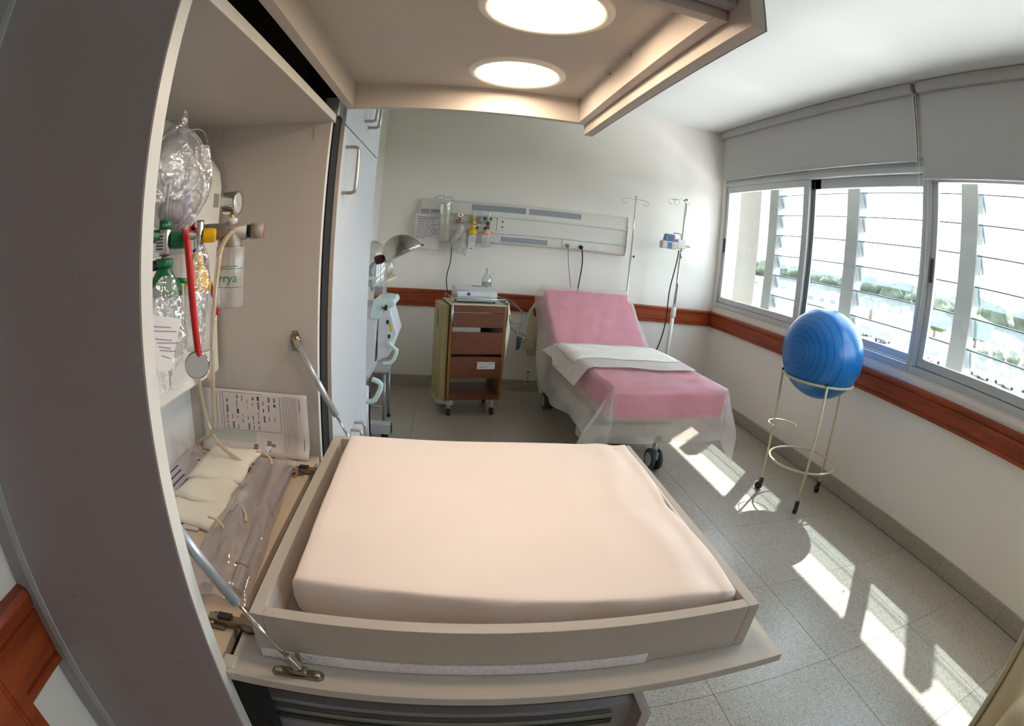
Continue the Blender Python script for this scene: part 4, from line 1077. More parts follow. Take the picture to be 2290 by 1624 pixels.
T_(MB().box(TW - .11, TW - .024, TD - .012, TD - .006, .55, .755), 'rear_strip', mat('grey_back', (120, 116, 110), .6))
lab = MB().box(.245, .395, -.0015, .0, .410, .470).build('label', PAPER, df, M=TM)
text('ESPECULOS - TELE RAMSES', .0135, TM @ Vector((.250, -.0022, .452)), TM.to_3x3() @ X, Z, INK, lab)
text('PERFORADOR DE\nMEMBRANAS', .0125, TM @ Vector((.256, -.0022, .432)), TM.to_3x3() @ X, Z, INK, lab)
# beige side box with slanted front and grip recess
sp = T_(MB().prism([(0, .03), (0, .39), (-.068, .35), (-.068, .075), (-.05, .045)], (-.004, 0, .125), X, Y, Z, .80), 'side_locker', BEI, bevel=.006)
MB().prism([(.0, .0), (.0, .12), (-.012, .155), (-.07, .155), (-.085, .03)], (0, 0, 0), Vector((0, -1, 0)), Z, X, .003).build('grip_recess', mat('dark_olive', (100, 92, 52), .5), sp, M=TM @ Matrix.Translation((-.0725, .12, .72)))
T_(MB().prism([(.0, .0), (.0, .39), (-.080, .36), (-.080, .07), (-.05, .03), (.06, -.01), (.06, 0)], (-.002, 0, .105), X, Y, Z, .04), 'bumper', mat('pale_bumper', (176, 164, 146), .6), bevel=.006)
T_(MB().cyl((.012, -.006, .79), (.012, -.006, .93), .010, n=12), 'corner_bracket', mat('bright_bracket', (196, 200, 204), .3, .6), smooth=True)
# rail round the top
T_(MB().tube([(.012, .36, .945), (.012, .36, .985), (.012, .02, .985), (.012, .004, .985), (TW - .012, .004, .985), (TW - .012, .36, .985), (TW - .012, .36, .945)], .0045, 8), 'guard_rail', CHROME, smooth=True)
for x in (.012, TW - .012):
    T_(MB().cyl((x, .004, .942), (x, .004, .985), .0045, n=8), 'guard_post', CHROME, smooth=True)
for k, (x, y) in enumerate(((.03, .04), (TW - .06, .05), (.03, TD - .04), (TW - .05, TD - .04))):
    cs = T_(MB().box(x - .016, x + .016, y - .014, y + .018, .062, .145), 'caster_fork', STEEL, bevel=.003)
    MB().cyl((x - .012, y, .031), (x + .012, y, .031), .031, n=18).build('wheel', mat('dark_rubber', (50, 50, 50), .6), cs, M=TM, smooth=True)
# cloth bag on its right flank
def cbag2(u, v):
    t = 2 * PI * u
    return TM @ Vector((TW + .004 + (.012 + .062 * math.sin(PI * min(1, .10 + v * .86)) ** 1.3) * math.sin(PI * u) ** .6 + .004 * math.sin(9 * v + 3 * u), .0 + .34 * u, .955 - .47 * v + .015 * math.sin(6 * u)))
cbg = MB().grid(lambda u, v: cbag2(u, v), 20, 18).build('cloth_bag', mat('white_cloth', (216, 204, 188), .85, bump=.3, bscale=18), None, smooth=True, solid=.003)
tag(cbg, 'white cloth bag hanging on the right side of the trolley', 'bag')
# monitor
mo = thing('fetal_monitor', 'pale grey monitor with sloping lid on top of the trolley', 'monitor', (.24, 4.25, .943))
MM = TM @ Matrix.Translation((.055, .06, .944))
def mon(m, name, ma, **k): return m.build(name, ma, mo, M=MM, **k)
MGR = mat('monitor_grey', (214, 216, 220), .4, var=.02); MGD = mat('monitor_dark', (184, 190, 198), .4)
mon(MB().prism([(0, .012), (.0, .05), (.335, .05), (.335, .012)], (0, 0, 0), X, Z, Y, .24), 'base', MGD, bevel=.006)
mon(MB().prism([(0, .05), (0, .092), (.23, .125), (.24, .122), (.24, .05)], (.0, .0, 0), Y, Z, X, .335), 'housing', MGR, bevel=.006)
mon(MB().prism([(.02, .1005), (.10, .112), (.10, .116), (.02, .1045)], (.0, .0, 0), Y, Z, X, .11), 'raised_lid', MGR, bevel=.003)
mon(MB().box(.16, .30, .19, .196, .1205, .124), 'paper_slot', INK)
mon(MB().lathe([(.014, 0), (.014, .002)], (.095, -.0005, .072), -Y, 20), 'badge', mat('blue_badge', (58, 62, 130), .4))
mon(MB().box(.275, .325, -.002, .0, .05, .092), 'sticker', WPLAS)
mon(MB().box(.275, .325, -.002, .0, .016, .046), 'sticker', mat('grey_sticker', (176, 182, 196), .5))
for x in (.02, .315):
    for y in (.02, .22): mon(MB().cyl((x, y, 0), (x, y, .013), .010, n=10), 'foot', BLACKP)
bt = thing('clear_bottle', 'clear half-full plastic bottle standing behind the monitor', 'bottle', (.375, 4.44, .942))
BC = TM @ Vector((.365, .33, .943))
MB().lathe([(.040, 0), (.044, .006), (.044, .17), (.040, .195), (.018, .225), (.015, .235), (.015, .262)], BC, Z, 24).build('shell', clear_mat('bottle_clear', (214, 224, 220), .16, .03, .12), bt, smooth=True)
MB().lathe([(.038, .004), (.042, .01), (.042, .155)], BC, Z, 24).build('liquid', clear_mat('liquid', (168, 178, 168), .30, .03, .12), bt, smooth=True)
MB().lathe([(.017, .252), (.017, .272), (.012, .275)], BC, Z, 16).build('cap', WPLAS, bt, smooth=True)
# monitor leads
ld = thing('monitor_leads', 'tangle of grey sensor leads hanging off the right of the trolley', 'cable', (.55, 4.2, .8))
rnd = random.Random(11)
for k, pts in enumerate(([(.40, .15, .98), (.47, .08, 1.0), (.52, .03, .97), (.57, .02, .92), (.60, .0, .86), (.585, -.02, .78), (.545, -.03, .73)],
                         [(.40, .17, .97), (.49, .08, .985), (.56, .02, .93), (.625, .0, .88), (.635, -.02, .84), (.58, -.03, .805), (.50, -.03, .80), (.48, -.02, .83)],
                         [(.48, -.02, .87), (.485, -.03, .80), (.50, -.03, .76), (.54, -.03, .73), (.59, -.03, .725), (.64, -.02, .69), (.645, -.02, .655), (.60, -.02, .64), (.56, -.02, .645)],
                         [(.40, .19, .965), (.50, .10, .96), (.60, .04, .90), (.66, .02, .82), (.63, .0, .76), (.58, -.02, .735)])):
    MB().tube([TM @ Vector(p) for p in pts], .0032, 6, smooth=2).build('lead', mat('lead_grey', (112, 108, 110), .5) if k != 2 else mat('lead_dark', (66, 58, 54), .5), ld, smooth=True)
MB().sphere(TM @ Vector((.55, -.03, .73)), .012, 10, 8).build('clip', mat('lead_clip', (110, 120, 140), .5), ld, smooth=True)
# ---------------------------------------------------------------- hospital bed
bed = thing('hospital_bed', 'cream hospital bed with pink mattress and raised backrest', 'bed', (1.34, 3.7, 0))
BM = rotz(3.6, (1.400, 2.775, 0))                 # local: x across, y from foot to head
HW = .405
PINK = mat('pink_cover', (242, 122, 150), .7, var=.04, scale=9, bump=.2, bscale=14)
CRB = mat('bed_cream', (206, 200, 170), .45, var=.03)
def B_(m, name, ma, **k): return m.build(name, ma, bed, M=BM, **k)
BACKL, BX0 = .70, 1.30                            # backrest length, hinge position along the bed
ang = math.atan2(.40, .56)
def topz(y):
    if y < BX0 - .12: return .672
    if y > BX0 + .06: return .665 + (y - BX0) * math.tan(ang)
    t = (y - BX0 + .12) / .18
    a, b = .672, .665 + .06 * math.tan(ang)
    return a + (b - a) * t * t - .012 * math.sin(PI * t)
YH = BX0 + .565                                   # head end of the mattress along the bed
def slab(m, w, ys, zt, zb):
    P = []
    for i, y in enumerate(ys):
        P.append([m.bm.verts.new((x, y + (0 if k == 1 else 0), z)) for k, (x, z) in enumerate(((-w, zb(y)), (-w, zt(y)), (w, zt(y)), (w, zb(y))))])
    for i in range(len(P) - 1):
        for k in range(4): m.bm.faces.new((P[i][k], P[i][(k + 1) % 4], P[i + 1][(k + 1) % 4], P[i + 1][k]))
    m.bm.faces.new(P[0][::-1]); m.bm.faces.new(P[-1]); return m
ys = [i * (BX0 - .14) / 8 for i in range(9)] + [BX0 - .10, BX0 - .05, BX0, BX0 + .06, BX0 + .2, BX0 + .35, BX0 + .5, YH]
B_(slab(MB(), HW, ys, topz, lambda y: topz(y) - .185 + (.05 if y > BX0 else 0)), 'mattress', PINK, bevel=.02, seg=3)
B_(MB().box(-.36, .36, .16, 1.95, .41, .47), 'mattress_deck', CRB, bevel=.01)
B_(MB().box(-.40, -.34, .50, 1.85, .30, .40), 'side_beam', CRB, bevel=.01)
B_(MB().box(.34, .40, .50, 1.85, .30, .40), 'side_beam', CRB, bevel=.01)
B_(MB().box(-.30, .30, .50, 1.75, .16, .26), 'chassis', CRB, bevel=.02, seg=3)
B_(MB().box(-.36, -.26, .52, .74, .10, .26), 'corner_cover', CRB, bevel=.02, seg=3)
B_(MB().box(.26, .36, .52, .74, .10, .26), 'corner_cover', CRB, bevel=.02, seg=3)
B_(MB().box(-.06, .06, .6, .9, .24, .42), 'lift_column', CRB, bevel=.01)
B_(MB().box(-.06, .06, 1.3, 1.6, .24, .42), 'lift_column', CRB, bevel=.01)
# head board with slot grips and side guards
hb = B_(MB().prism([(-.50, .42), (-.53, .60), (-.52, .84), (-.46, .935), (-.38, .96), (.38, .96), (.46, .935), (.52, .84), (.53, .60), (.50, .42)], (0, YH + .025, 0), X, Z, Y, .045), 'headboard', CRB, bevel=.015, seg=3)
MB().prism([(-.47, .80), (-.485, .86), (-.44, .91), (-.40, .91), (-.43, .86), (-.44, .80)], (0, YH + .019, 0), X, Z, Y, .008).build('grip_slot', mat('slot_red_brown', (120, 40, 16), .6), hb, M=BM)  # red-brown patch filling the grip slot
def guard(side):
    x = side * .440; dz = 0 if side < 0 else -.32
    poly = [(1.48, .20), (1.42, .32), (1.40, .48), (1.44, .62), (1.52, .69), (1.66, .70), (1.76, .67), (1.78, .54), (1.72, .36), (1.62, .22), (1.54, .17)]
    g = B_(MB().prism([(p[0], p[1] + dz if dz == 0 else max(.05, p[1] * .55)) for p in poly], (x - .016, 0, 0), Y, Z, X, .032), 'side_guard', CRB, bevel=.014, seg=3)
    if side < 0: MB().prism([(1.50, .36), (1.49, .52), (1.56, .62), (1.68, .62), (1.70, .48), (1.64, .36)], (x - .0195, 0, 0), Y, Z, X, .004).build('guard_panel', mat('bed_cream_light', (224, 216, 190), .4), g, M=BM)
    return g
guard(-1); guard(1)
hc = B_(MB().prism([(-.016, 0), (.016, 0), (.016, .125), (-.016, .125)], (-.52, 1.72, .20), X, Z, Y, .02), 'hand_control', CRB, bevel=.004)
MB().cyl((-.52, 1.719, .222), (-.52, 1.716, .222), .012, n=12).build('green_button', mat('teal_button', (30, 110, 110), .5), hc, M=BM)
MB().box(-.533, -.507, 1.716, 1.72, .312, .324).build('red_button', mat('red_button', (190, 44, 36), .4), hc, M=BM)
B_(MB().box(-.56, -.45, 1.86, 1.93, .49, .60), 'motor_box', CRB, bevel=.01)
B_(MB().prism([(0, 0), (.035, .02), (.04, .12), (.0, .13)], (-.62, 1.84, .48), X, Z, Y, .05), 'blue_holder', mat('blue_plastic', (70, 92, 132), .5), bevel=.006)
def caster(x, y):
    st = B_(MB().cyl((x, y, .10), (x, y, .22), .022, n=14), 'caster_stem', STEEL, smooth=True)
    for s_ in (-1, 1):
        w_ = MB().lathe([(.050, -.014), (.072, -.012), (.078, -.004), (.078, .004), (.072, .012), (.050, .014)], (x + s_ * .030, y, .078), X, 28).build('wheel', mat('tyre_dark', (66, 72, 80), .55), st, M=BM, smooth=True)
        MB().lathe([(.0001, .0175), (.030, .0175), (.050, .0145)], (x + s_ * .030, y, .078), X * s_, 24, False, False).build('wheel_disc', mat('disc_grey', (190, 192, 194), .4), w_, M=BM, smooth=True)
    MB().box(x - .014, x + .014, y - .05, y + .05, .085, .145).build('fork', mat('fork_grey', (150, 156, 164), .45), st, M=BM, bevel=.008)
for x, y in ((.10, .30), (-.34, 1.62), (.34, 1.62), (-.26, .62)): caster(x, y)

# translucent disposable sheet over the bed
def clamp(a, lo, hi): return max(lo, min(hi, a))
def lerp(a, b, t): return a + (b - a) * t
def interp(x, xs, ys_):
    if x <= xs[0]: return ys_[0]
    for i in range(len(xs) - 1):
        if x <= xs[i + 1]: return lerp(ys_[i], ys_[i + 1], (x - xs[i]) / (xs[i + 1] - xs[i]))
    return ys_[-1]
SHEET = clear_mat('nonwoven_sheet', (253, 251, 252), .48, .35, .015, bump=.6, bscale=11, trl=.6)
EPS = .010
W2 = HW + .006
HANG_L = ([0, .3, .75, 1.12, 1.32, 1.58, YH], [.36, .37, .40, .42, .37, .27, .13])
HANG_R = ([0, .3, .9, 1.4, YH], [.30, .28, .24, .22, .14])
FOOT = .345
def sheet_pt(s, t):
    """s: signed distance across from the middle line, t: distance from the foot edge (negative hangs down)"""
    y = max(0.0, t)
    wr = .004 * math.sin(23 * t + 5 * s) + .003 * math.sin(31 * s - 9 * t) + .012 * math.exp(-((s + .02 - .35 * (t - 1.55)) / .025) ** 2) * clamp(1 - abs(t - 1.5) / .2, 0, 1) + .008 * math.exp(-((t - .62 - .6 * s) / .02) ** 2) * clamp(1 - abs(s - .05) / .3, 0, 1) + .010 * math.exp(-((t - .30 + .3 * s) / .03) ** 2) * clamp((s - .05) / .2, 0, 1)
    z = topz(y) + EPS + wr * .8
    x = s
    if abs(s) > W2:
        sd = 1 if s > 0 else -1
        over = abs(s) - W2
        flare = ((.30 if sd < 0 else .26) + .06 * math.sin(9 * y + 1)) * (1 - .5 * clamp((y - 1.0) / .4, 0, 1))
        kk = clamp((y - 1.05) / .25, 0, 1)
        x = sd * (W2 + .008 + .045 * kk * min(1, over / .07) + over * flare * (.35 + .65 * min(1, over / .25)) + .010 * math.sin(17 * y + 2) * min(1, over / .1))
        z = topz(y) + EPS - over * (1 - .12 * min(1, over / .3))
    if t < 0:
        d = -t
        yy = -.012 - .04 * d + .012 * math.sin(14 * s + 1) * min(1, d / .12)
        if abs(s) <= W2:
            return Vector((x, yy, topz(0) + EPS - d))
        # corner: the quarter of cloth gathers into a hanging fold
        sd = 1 if s > 0 else -1
        over = abs(s) - W2
        r = math.hypot(over, d); ph = math.atan2(d, over)
        side = abs(x) - W2; foot = -yy
        bul = (.10 if sd < 0 else .05) * (r / .4) * math.sin(2 * ph)
        k = math.cos(ph) ** 2
        wave = .018 * math.sin(4 * ph) * min(1, r / .15)
        return Vector((sd * (W2 + side * k + bul + wave), -(foot * (1 - k)) - bul * .8 + wave, topz(0) + EPS - r * (.88 * k + (1 - k)) * (1.0 if sd < 0 else 1 + .16 * math.sin(2 * ph))))
    return Vector((x, y - .004, z))
def sheet():
    m = MB()
    NT, NS = 74, 64
    V = []
    for j in range(NT + 1):
        t = lerp(-FOOT, YH + .02, j / NT)
        y = max(0, t)
        hl, hr = interp(y, *HANG_L), interp(y, *HANG_R)
        row = []
        for i in range(NS + 1):
            u = i / NS
            if u < .22: s = -W2 - hl * (1 - u / .22)
            elif u > .78: s = W2 + hr * (u - .78) / .22
            else: s = lerp(-W2, W2, (u - .22) / .56)
            row.append(m.bm.verts.new(BM @ sheet_pt(s, t)))
        V.append(row)
    for j in range(NT):
        for i in range(NS): m.bm.faces.new((V[j][i], V[j][i + 1], V[j + 1][i + 1], V[j + 1][i]))
    return m
sh = sheet().build('bed_sheet', SHEET, None, smooth=True)
tag(sh, 'thin translucent white sheet draped over the pink bed', 'sheet')
# white pad across the hips
PADM = clear_mat('white_pad', (242, 236, 228), .86, .5, .01, bump=.4, bscale=30, trl=.3)
def pad_pt(u, v):
    s = lerp(-.60, .41, u); y = lerp(.40, 1.24, v) + .10 * (u - .5) * 0 + .03 * math.sin(5 * u) * (1 - v)
    y = lerp(y, .52 + .60 * v, clamp((u - .75) / .25, 0, 1) * .4)
    if u < .2: y += .10 * (.2 - u) * (-1 if v < .5 else 1)
    if s < -W2:
        over = -W2 - s
        return BM @ Vector((-W2 - .016 - over * .55, y, topz(y) + EPS + .010 - over * (.60 if v < .6 else .35)))
    return BM @ Vector((s, y, topz(y) + EPS + .017 + .003 * math.sin(17 * u + 7 * v)))
pd = MB().grid(pad_pt, 34, 22).build('absorbent_pad', PADM, None, smooth=True)
tag(pd, 'white absorbent pad laid across the middle of the bed', 'pad')
MB().grid(lambda u, v: pad_pt(.14 + .84 * u, .30 + .60 * v) + Vector((0, 0, .004)), 22, 14).build('quilted_core', mat('pad_core', (240, 232, 222), .8, bump=.4, bscale=40), pd, smooth=True, solid=.004)

# ---------------------------------------------------------------- exercise ball on its stand
BCN = Vector((2.358, 2.518, 1.016)); BR_ = .292
bs = thing('ball_stand', 'cream tubular three-legged stand on casters under the blue ball', 'stand', (2.37, 2.51, 0))
TUB = mat('cream_tube', (206, 198, 164), .4, var=.03)
RZ = .850
rr = math.sqrt(BR_ ** 2 - (BCN.z - RZ) ** 2) + .0105
MB().torus((BCN.x, BCN.y, RZ), rr, .009, n=56, m=8).build('top_ring', TUB, bs, smooth=True)
feet = [(2.236, 2.29), (2.178, 2.675), (2.637, 2.529)]
C2 = Vector((2.378, 2.508, 0))
for k, (x, y) in enumerate(feet):
    d = (Vector((x, y, 0)) - Vector((BCN.x, BCN.y, 0))).normalized()
    top = Vector((BCN.x, BCN.y, RZ + .012)) + d * (rr + .012)
    lg = MB().cyl((x, y, .085), top, .0085, n=12).build('leg', TUB, bs, smooth=True)
    MB().sphere(top + Z * .002, .009, 10, 8).build('cap', BLACKP, lg, smooth=True)
    a = (.6, 2.0, 1.2)[k]; e = Vector((math.cos(a), math.sin(a), 0))
    MB().box(x - .012, x + .012, y - .012, y + .012, .050, .09).build('caster_fork', BLACKP, lg, bevel=.003)
    MB().cyl(Vector((x, y, .027)) + e * .012 - e.cross(Z) * .012, Vector((x, y, .027)) + e * .012 + e.cross(Z) * .012, .027, n=18).build('wheel', BLACKP, lg, smooth=True)
MB().torus((2.372, 2.508, .285), .248, .0075, n=56, m=8).build('lower_ring', TUB, bs, smooth=True)
MB().torus((2.215, 2.635, .500), .105, .0045, n=40, m=6).build('small_ring', TUB, bs, smooth=True)
bm_ = bpy.data.materials.new('blue_ball_vinyl'); bm_.use_nodes = True
nt_ = bm_.node_tree; pr = nt_.nodes['Principled BSDF']
tcn = nt_.nodes.new('ShaderNodeTexCoord'); wv = nt_.nodes.new('ShaderNodeTexWave')
wv.wave_type = 'RINGS'; wv.rings_direction = 'X'; wv.inputs['Scale'].default_value = 9.5; wv.inputs['Distortion'].default_value = .25; wv.inputs['Detail'].default_value = 0
nt_.links.new(tcn.outputs['Object'], wv.inputs['Vector'])
cr = nt_.nodes.new('ShaderNodeValToRGB'); cr.color_ramp.elements[0].position = .02; cr.color_ramp.elements[1].position = .07
cr.color_ramp.elements[0].color = S(10, 78, 160); cr.color_ramp.elements[1].color = S(14, 112, 188)
nt_.links.new(wv.outputs['Fac'], cr.inputs[0]); nt_.links.new(cr.outputs[0], pr.inputs['Base Color'])
bp = nt_.nodes.new('ShaderNodeBump'); bp.inputs['Strength'].default_value = .35; bp.inputs['Distance'].default_value = .004
nt_.links.new(cr.outputs[0], bp.inputs['Height']); nt_.links.new(bp.outputs[0], pr.inputs['Normal'])
pr.inputs['Roughness'].default_value = .3
ba = MB().sphere((0, 0, 0), BR_, 64, 40).build('exercise_ball', bm_, None, smooth=True)
ba.location = BCN
ba.rotation_euler = Vector((-.92, -.15, .02)).to_track_quat('X', 'Z').to_euler()
tag(ba, 'large blue exercise ball resting in the cream stand', 'ball')

# ---------------------------------------------------------------- cream armchair, bottom right corner
ac = thing('armchair', 'cream vinyl armchair at the bottom right corner', 'armchair', (1.95, -.15, 0))
VIN = mat('cream_vinyl', (226, 212, 180), .38, var=.03, scale=5, bump=.05, bscale=20)
AM = rotz(13, (1.90, -.12, 0))
def A_(m, name, ma, **k): return m.build(name, ma, ac, M=AM, **k)
A_(MB().box(-.36, .36, -.42, .30, .28, .43), 'seat', VIN, bevel=.05, seg=4)
A_(MB().obox((0, .36, .52), X * .35, Vector((0, .055, -.012)), Vector((0, .03, .26))), 'backrest', VIN, bevel=.05, seg=4)
A_(MB().obox((0, .425, .50), X * .33, Vector((0, .012, 0)), Vector((0, .028, .25))), 'back_cover', mat('vinyl_back', (206, 194, 166), .45), bevel=.01)
for s_ in (-1, 1):
    ar = A_(MB().box(s_ * .41 - .055, s_ * .41 + .055, -.40, .34, .20, .60), 'armrest', VIN, bevel=.045, seg=4)
    MB().tube([(s_ * .41 + .05, -.39, .56), (s_ * .41 + .05, .30, .56)], .004, 6).build('piping', VIN, ar, M=AM, smooth=True)
    A_(MB().box(s_ * .475 - .012, s_ * .475 + .012, -.30, .10, .38, .50), 'side_bracket', mat('grey_bracket', (120, 114, 116), .5), bevel=.01)
for x in (-.32, .32):
    for y in (-.36, .30): A_(MB().cyl((x, y, 0), (x, y, .29), .018, n=12), 'leg', STEEL, smooth=True)

# ---------------------------------------------------------------- behind the tall cupboard: incubator, lamp, stool
inc = thing('infant_warmer', 'white and pale blue infant warmer trolley half hidden by the tall cupboard', 'medical trolley', (-.45, 3.2, 0))
PB = mat('pale_blue_plastic', (206, 228, 228), .4, var=.03); WV = mat('cool_white_plastic', (216, 216, 226), .4, var=.02)
iy = 3.0
MB().prism([(-.62, .62), (-.46, .60), (-.41, .70), (-.397, .965), (-.36, 1.03), (-.62, 1.03)], (0, iy, 0), X, Z, Y, .34).build('body', WV, inc, bevel=.015, seg=3)
MB().prism([(-.396, .70), (-.325, .735), (-.276, .875), (-.322, 1.02), (-.352, 1.03), (-.396, .965)], (0, iy + .01, 0), X, Z, Y, .30).build('control_box', WV, inc, bevel=.012, seg=3)
pn = MB().prism([(-.355, .94), (-.328, .985), (-.292, .87), (-.318, .79)], (0, iy + .0075, 0), X, Z, Y, .004).build('control_panel', mat('panel_pale', (206, 222, 226), .4), inc)
for (x, z, c_) in ((-.336, .945, BLACKP), (-.325, .86, BLACKP), (-.315, .90, YELL), (-.322, .925, YELL), (-.332, .90, PB), (-.320, .83, PB)):
    MB().box(x - .007, x + .007, iy + .004, iy + .0075, z - .011, z + .011).build('button', c_, pn)
MB().prism([(-.44, .965), (-.425, 1.075), (-.40, 1.09), (-.305, 1.085), (-.293, 1.065), (-.297, 1.045), (-.32, 1.035), (-.36, 1.03), (-.38, .975), (-.40, .955)], (0, iy - .02, 0), X, Z, Y, .30).build('rocker_arm', PB, inc, bevel=.014, seg=3)
MB().cyl((-.37, iy - .03, 1.030), (-.348, iy - .03, 1.034), .004, n=8).build('screw', BLACKP, inc)
MB().box(-.352, -.338, iy - .045, iy - .02, 1.02, 1.050).build('clamp_knob', BLACKP, inc, bevel=.003)
MB().prism([(-.62, .44), (-.44, .60), (-.40, .70), (-.62, .72)], (0, iy + .02, 0), X, Z, Y, .28).build('lower_skirt', WV, inc, bevel=.01)
MB().cyl((-.50, iy + .16, .08), (-.50, iy + .16, .50), .035, n=16).build('column', WV, inc, smooth=True)
MB().box(-.66, -.355, 3.47, 3.56, .05, .125).build('base_bar', mat('base_grey', (176, 176, 178), .45), inc, bevel=.006)
MB().box(-.355, -.350, 3.475, 3.555, .055, .120).build('end_cap', BLACKP, inc)
MB().box(-.66, -.58, 3.0, 3.56, .05, .125).build('base_bar', mat('base_grey', (176, 176, 178), .45), inc, bevel=.006)
for (x, y) in ((-.40, 3.515), (-.62, 3.05), (-.62, 3.5)):
    MB().cyl((x, y - .012, .028), (x, y + .012, .028), .028, n=14).build('wheel', BLACKP, inc, smooth=True)
MB().tube([(-.33, iy - .01, .83), (-.293, iy - .01, .794), (-.270, iy - .01, .782), (-.294, iy - .01, .718), (-.32, iy - .01, .70), (-.357, iy - .01, .700)], .012, 10, smooth=1).build('grab_handle', PB, inc, smooth=True)
MB().tube([(-.42, iy - .02, .60), (-.385, iy - .02, .590), (-.357, iy - .02, .565), (-.395, iy - .02, .475), (-.42, iy - .02, .458), (-.50, iy - .02, .455)], .016, 10, smooth=1).build('grab_handle', PB, inc, smooth=True)
MB().tube([(-.44, iy + .03, .50), (-.445, iy + .03, .30), (-.43, iy + .03, .10)], .006, 6, smooth=1).build('cable', CORDB, inc, smooth=True)
dm = clear_mat('acrylic_hood', (216, 214, 220), .16, .04, .08)
MB().lathe([(.10, 0), (.10, .20), (.09, .24)], (-.47, 3.18, 1.09), Z, 24, False, False).build('acrylic_hood', dm, inc, smooth=True)
# breathing hose coil on the hood
ho = MB().tube([(-.445, 3.09, 1.27), (-.455, 3.085, 1.24), (-.455, 3.085, 1.20), (-.445, 3.09, 1.12)], .014, 12, smooth=1).build('striped_hose', mat('blue_grey_hose', (150, 172, 186), .4, var=.25, scale=60), inc, smooth=True)
MB().box(-.475, -.418, 3.066, 3.08, 1.185, 1.205).build('hose_clip', WPLAS, ho, bevel=.003)
pkc = MB().sphere((-.46, 3.05, .060), .045, 18, 12).build('pink_ball', mat('pink_rubber', (214, 96, 126), .4), None, smooth=True)
pkc.location = (0.03, -.02, -.0145)
tag(pkc, 'small pink round object on the floor under the infant warmer', 'ball')
# step stool behind it
ss = thing('step_stool', 'grey metal stool behind the infant warmer', 'stool', (-.53, 3.85, 0))
MB().box(-.66, -.40, 3.70, 4.05, .445, .470).build('seat', mat('stool_grey', (170, 168, 164), .5), ss, bevel=.006)
for (x, y) in ((-.43, 3.72), (-.425, 4.0), (-.64, 3.72), (-.64, 4.0)):
    lg = MB().cyl((x, y, 0), (x, y, .45), .013, n=10).build('leg', mat('stool_tube', (150, 152, 154), .35, .5), ss, smooth=True)
    MB().cyl((x, y, 0), (x, y, .025), .016, n=10).build('foot', BLACKP, lg)
MB().cyl((-.64, 3.72, .18), (-.43, 3.72, .18), .009, n=8).build('stretcher', mat('stool_tube', (150, 152, 154), .35, .5), ss, smooth=True)
# chrome examination lamp
la = thing('examination_lamp', 'chrome dome examination lamp with dark red socket, lit from above', 'lamp', (-.40, 2.62, 0))
ax = Vector((.42, -.10, -.62)).normalized()         # opening direction
c0 = Vector((-.258, 2.6, 1.408))
prof = [(.0001, .0), (.03, .004), (.062, .022), (.088, .055), (.102, .10), (.106, .135), (.110, .137), (.1085, .140), (.104, .136), (.098, .10), (.084, .058), (.06, .028), (.03, .010), (.0001, .007)]
lx = Vector((.885, 0, .465)).normalized(); up = Vector((-.465, 0, .885)).normalized()
# dome: half egg whose long axis runs from the socket to the tip
def dome(u, v):
    a = 2 * PI * u; b = (PI / 2) * v
    e = lx * (.104 * math.cos(a)) + Y * (.085 * math.sin(a))
    bul = 1 + .10 * math.cos(a)
    return Vector((-.232, 2.62, 1.362)) + e * math.sin(b) * 1.0 + up * (.102 * math.cos(b)) - lx * .012 * math.cos(b)
MB().grid(dome, 40, 14).build('shade', mat('worn_chrome', (176, 172, 164), .14, 1.0), la, smooth=True, solid=.002)
MB().tube([dome(i / 40, 1) for i in range(40)], .003, 6, closed=True).build('rim', CHROME, la, smooth=True)
MB().sphere(dome(0, 1) + lx * .004, .006, 10, 8).build('tip_knob', BLACKP, la, smooth=True)
MB().cyl((-.325, 2.60, 1.338), (-.300, 2.605, 1.350), .022, n=18).build('ferrule', CHROME, la, smooth=True)
MB().lathe([(.017, 0), (.023, .008), (.023, .035), (.018, .045)], (-.372, 2.60, 1.322), Vector((.93, .1, .32)), 18).build('socket', mat('bakelite', (58, 22, 20), .3), la, smooth=True)
MB().tube([(-.37, 2.60, 1.323), (-.40, 2.60, 1.30), (-.42, 2.62, 1.22), (-.43, 2.64, 1.0), (-.43, 2.64, .30), (-.43, 2.64, .04)], .010, 10, smooth=2).build('stem', CHROME, la, smooth=True)
MB().lathe([(.14, 0), (.14, .012), (.03, .035), (.012, .05)], (-.43, 2.64, 0), Z, 28).build('foot', mat('lamp_foot', (120, 120, 122), .5), la, smooth=True)
# small wall shelf with wrapped packs
wsf = thing('wall_shelf', 'small cream wall shelf beyond the infant warmer', 'shelf', (-.55, 3.9, 1.14))
MB().prism([(-.69, 3.35), (-.40, 3.35), (-.365, 3.75), (-.40, 3.9), (-.69, 3.9)], (0, 0, 1.142), X, Y, Z, .022).build('board', CREAM, wsf, bevel=.003)
MB().prism([(0, 0), (.0, -.16), (.05, -.10), (.24, 0)], (-.69, 3.6, 1.142), X, Z, Y, .018).build('bracket', CREAM, wsf)
for k, (x, y, z, r1, r2, lab) in enumerate(((-.43, 3.62, 1.2285, .055, .062, 'crumpled clear pack at the front of the wall shelf'), (-.55, 3.78, 1.29, .08, .118, 'tall crumpled clear pack at the back of the wall shelf'))):
    o = blob((x, y, z), r1, r1, r2, 20 + k, .10).build('wrapped_pack', clear_mat('pack_film', (222, 212, 206), .5, .15, .08, bump=.9, bscale=20, trl=.3), None, smooth=True)
    tag(o, lab, 'plastic pack', 'packs on the wall shelf')
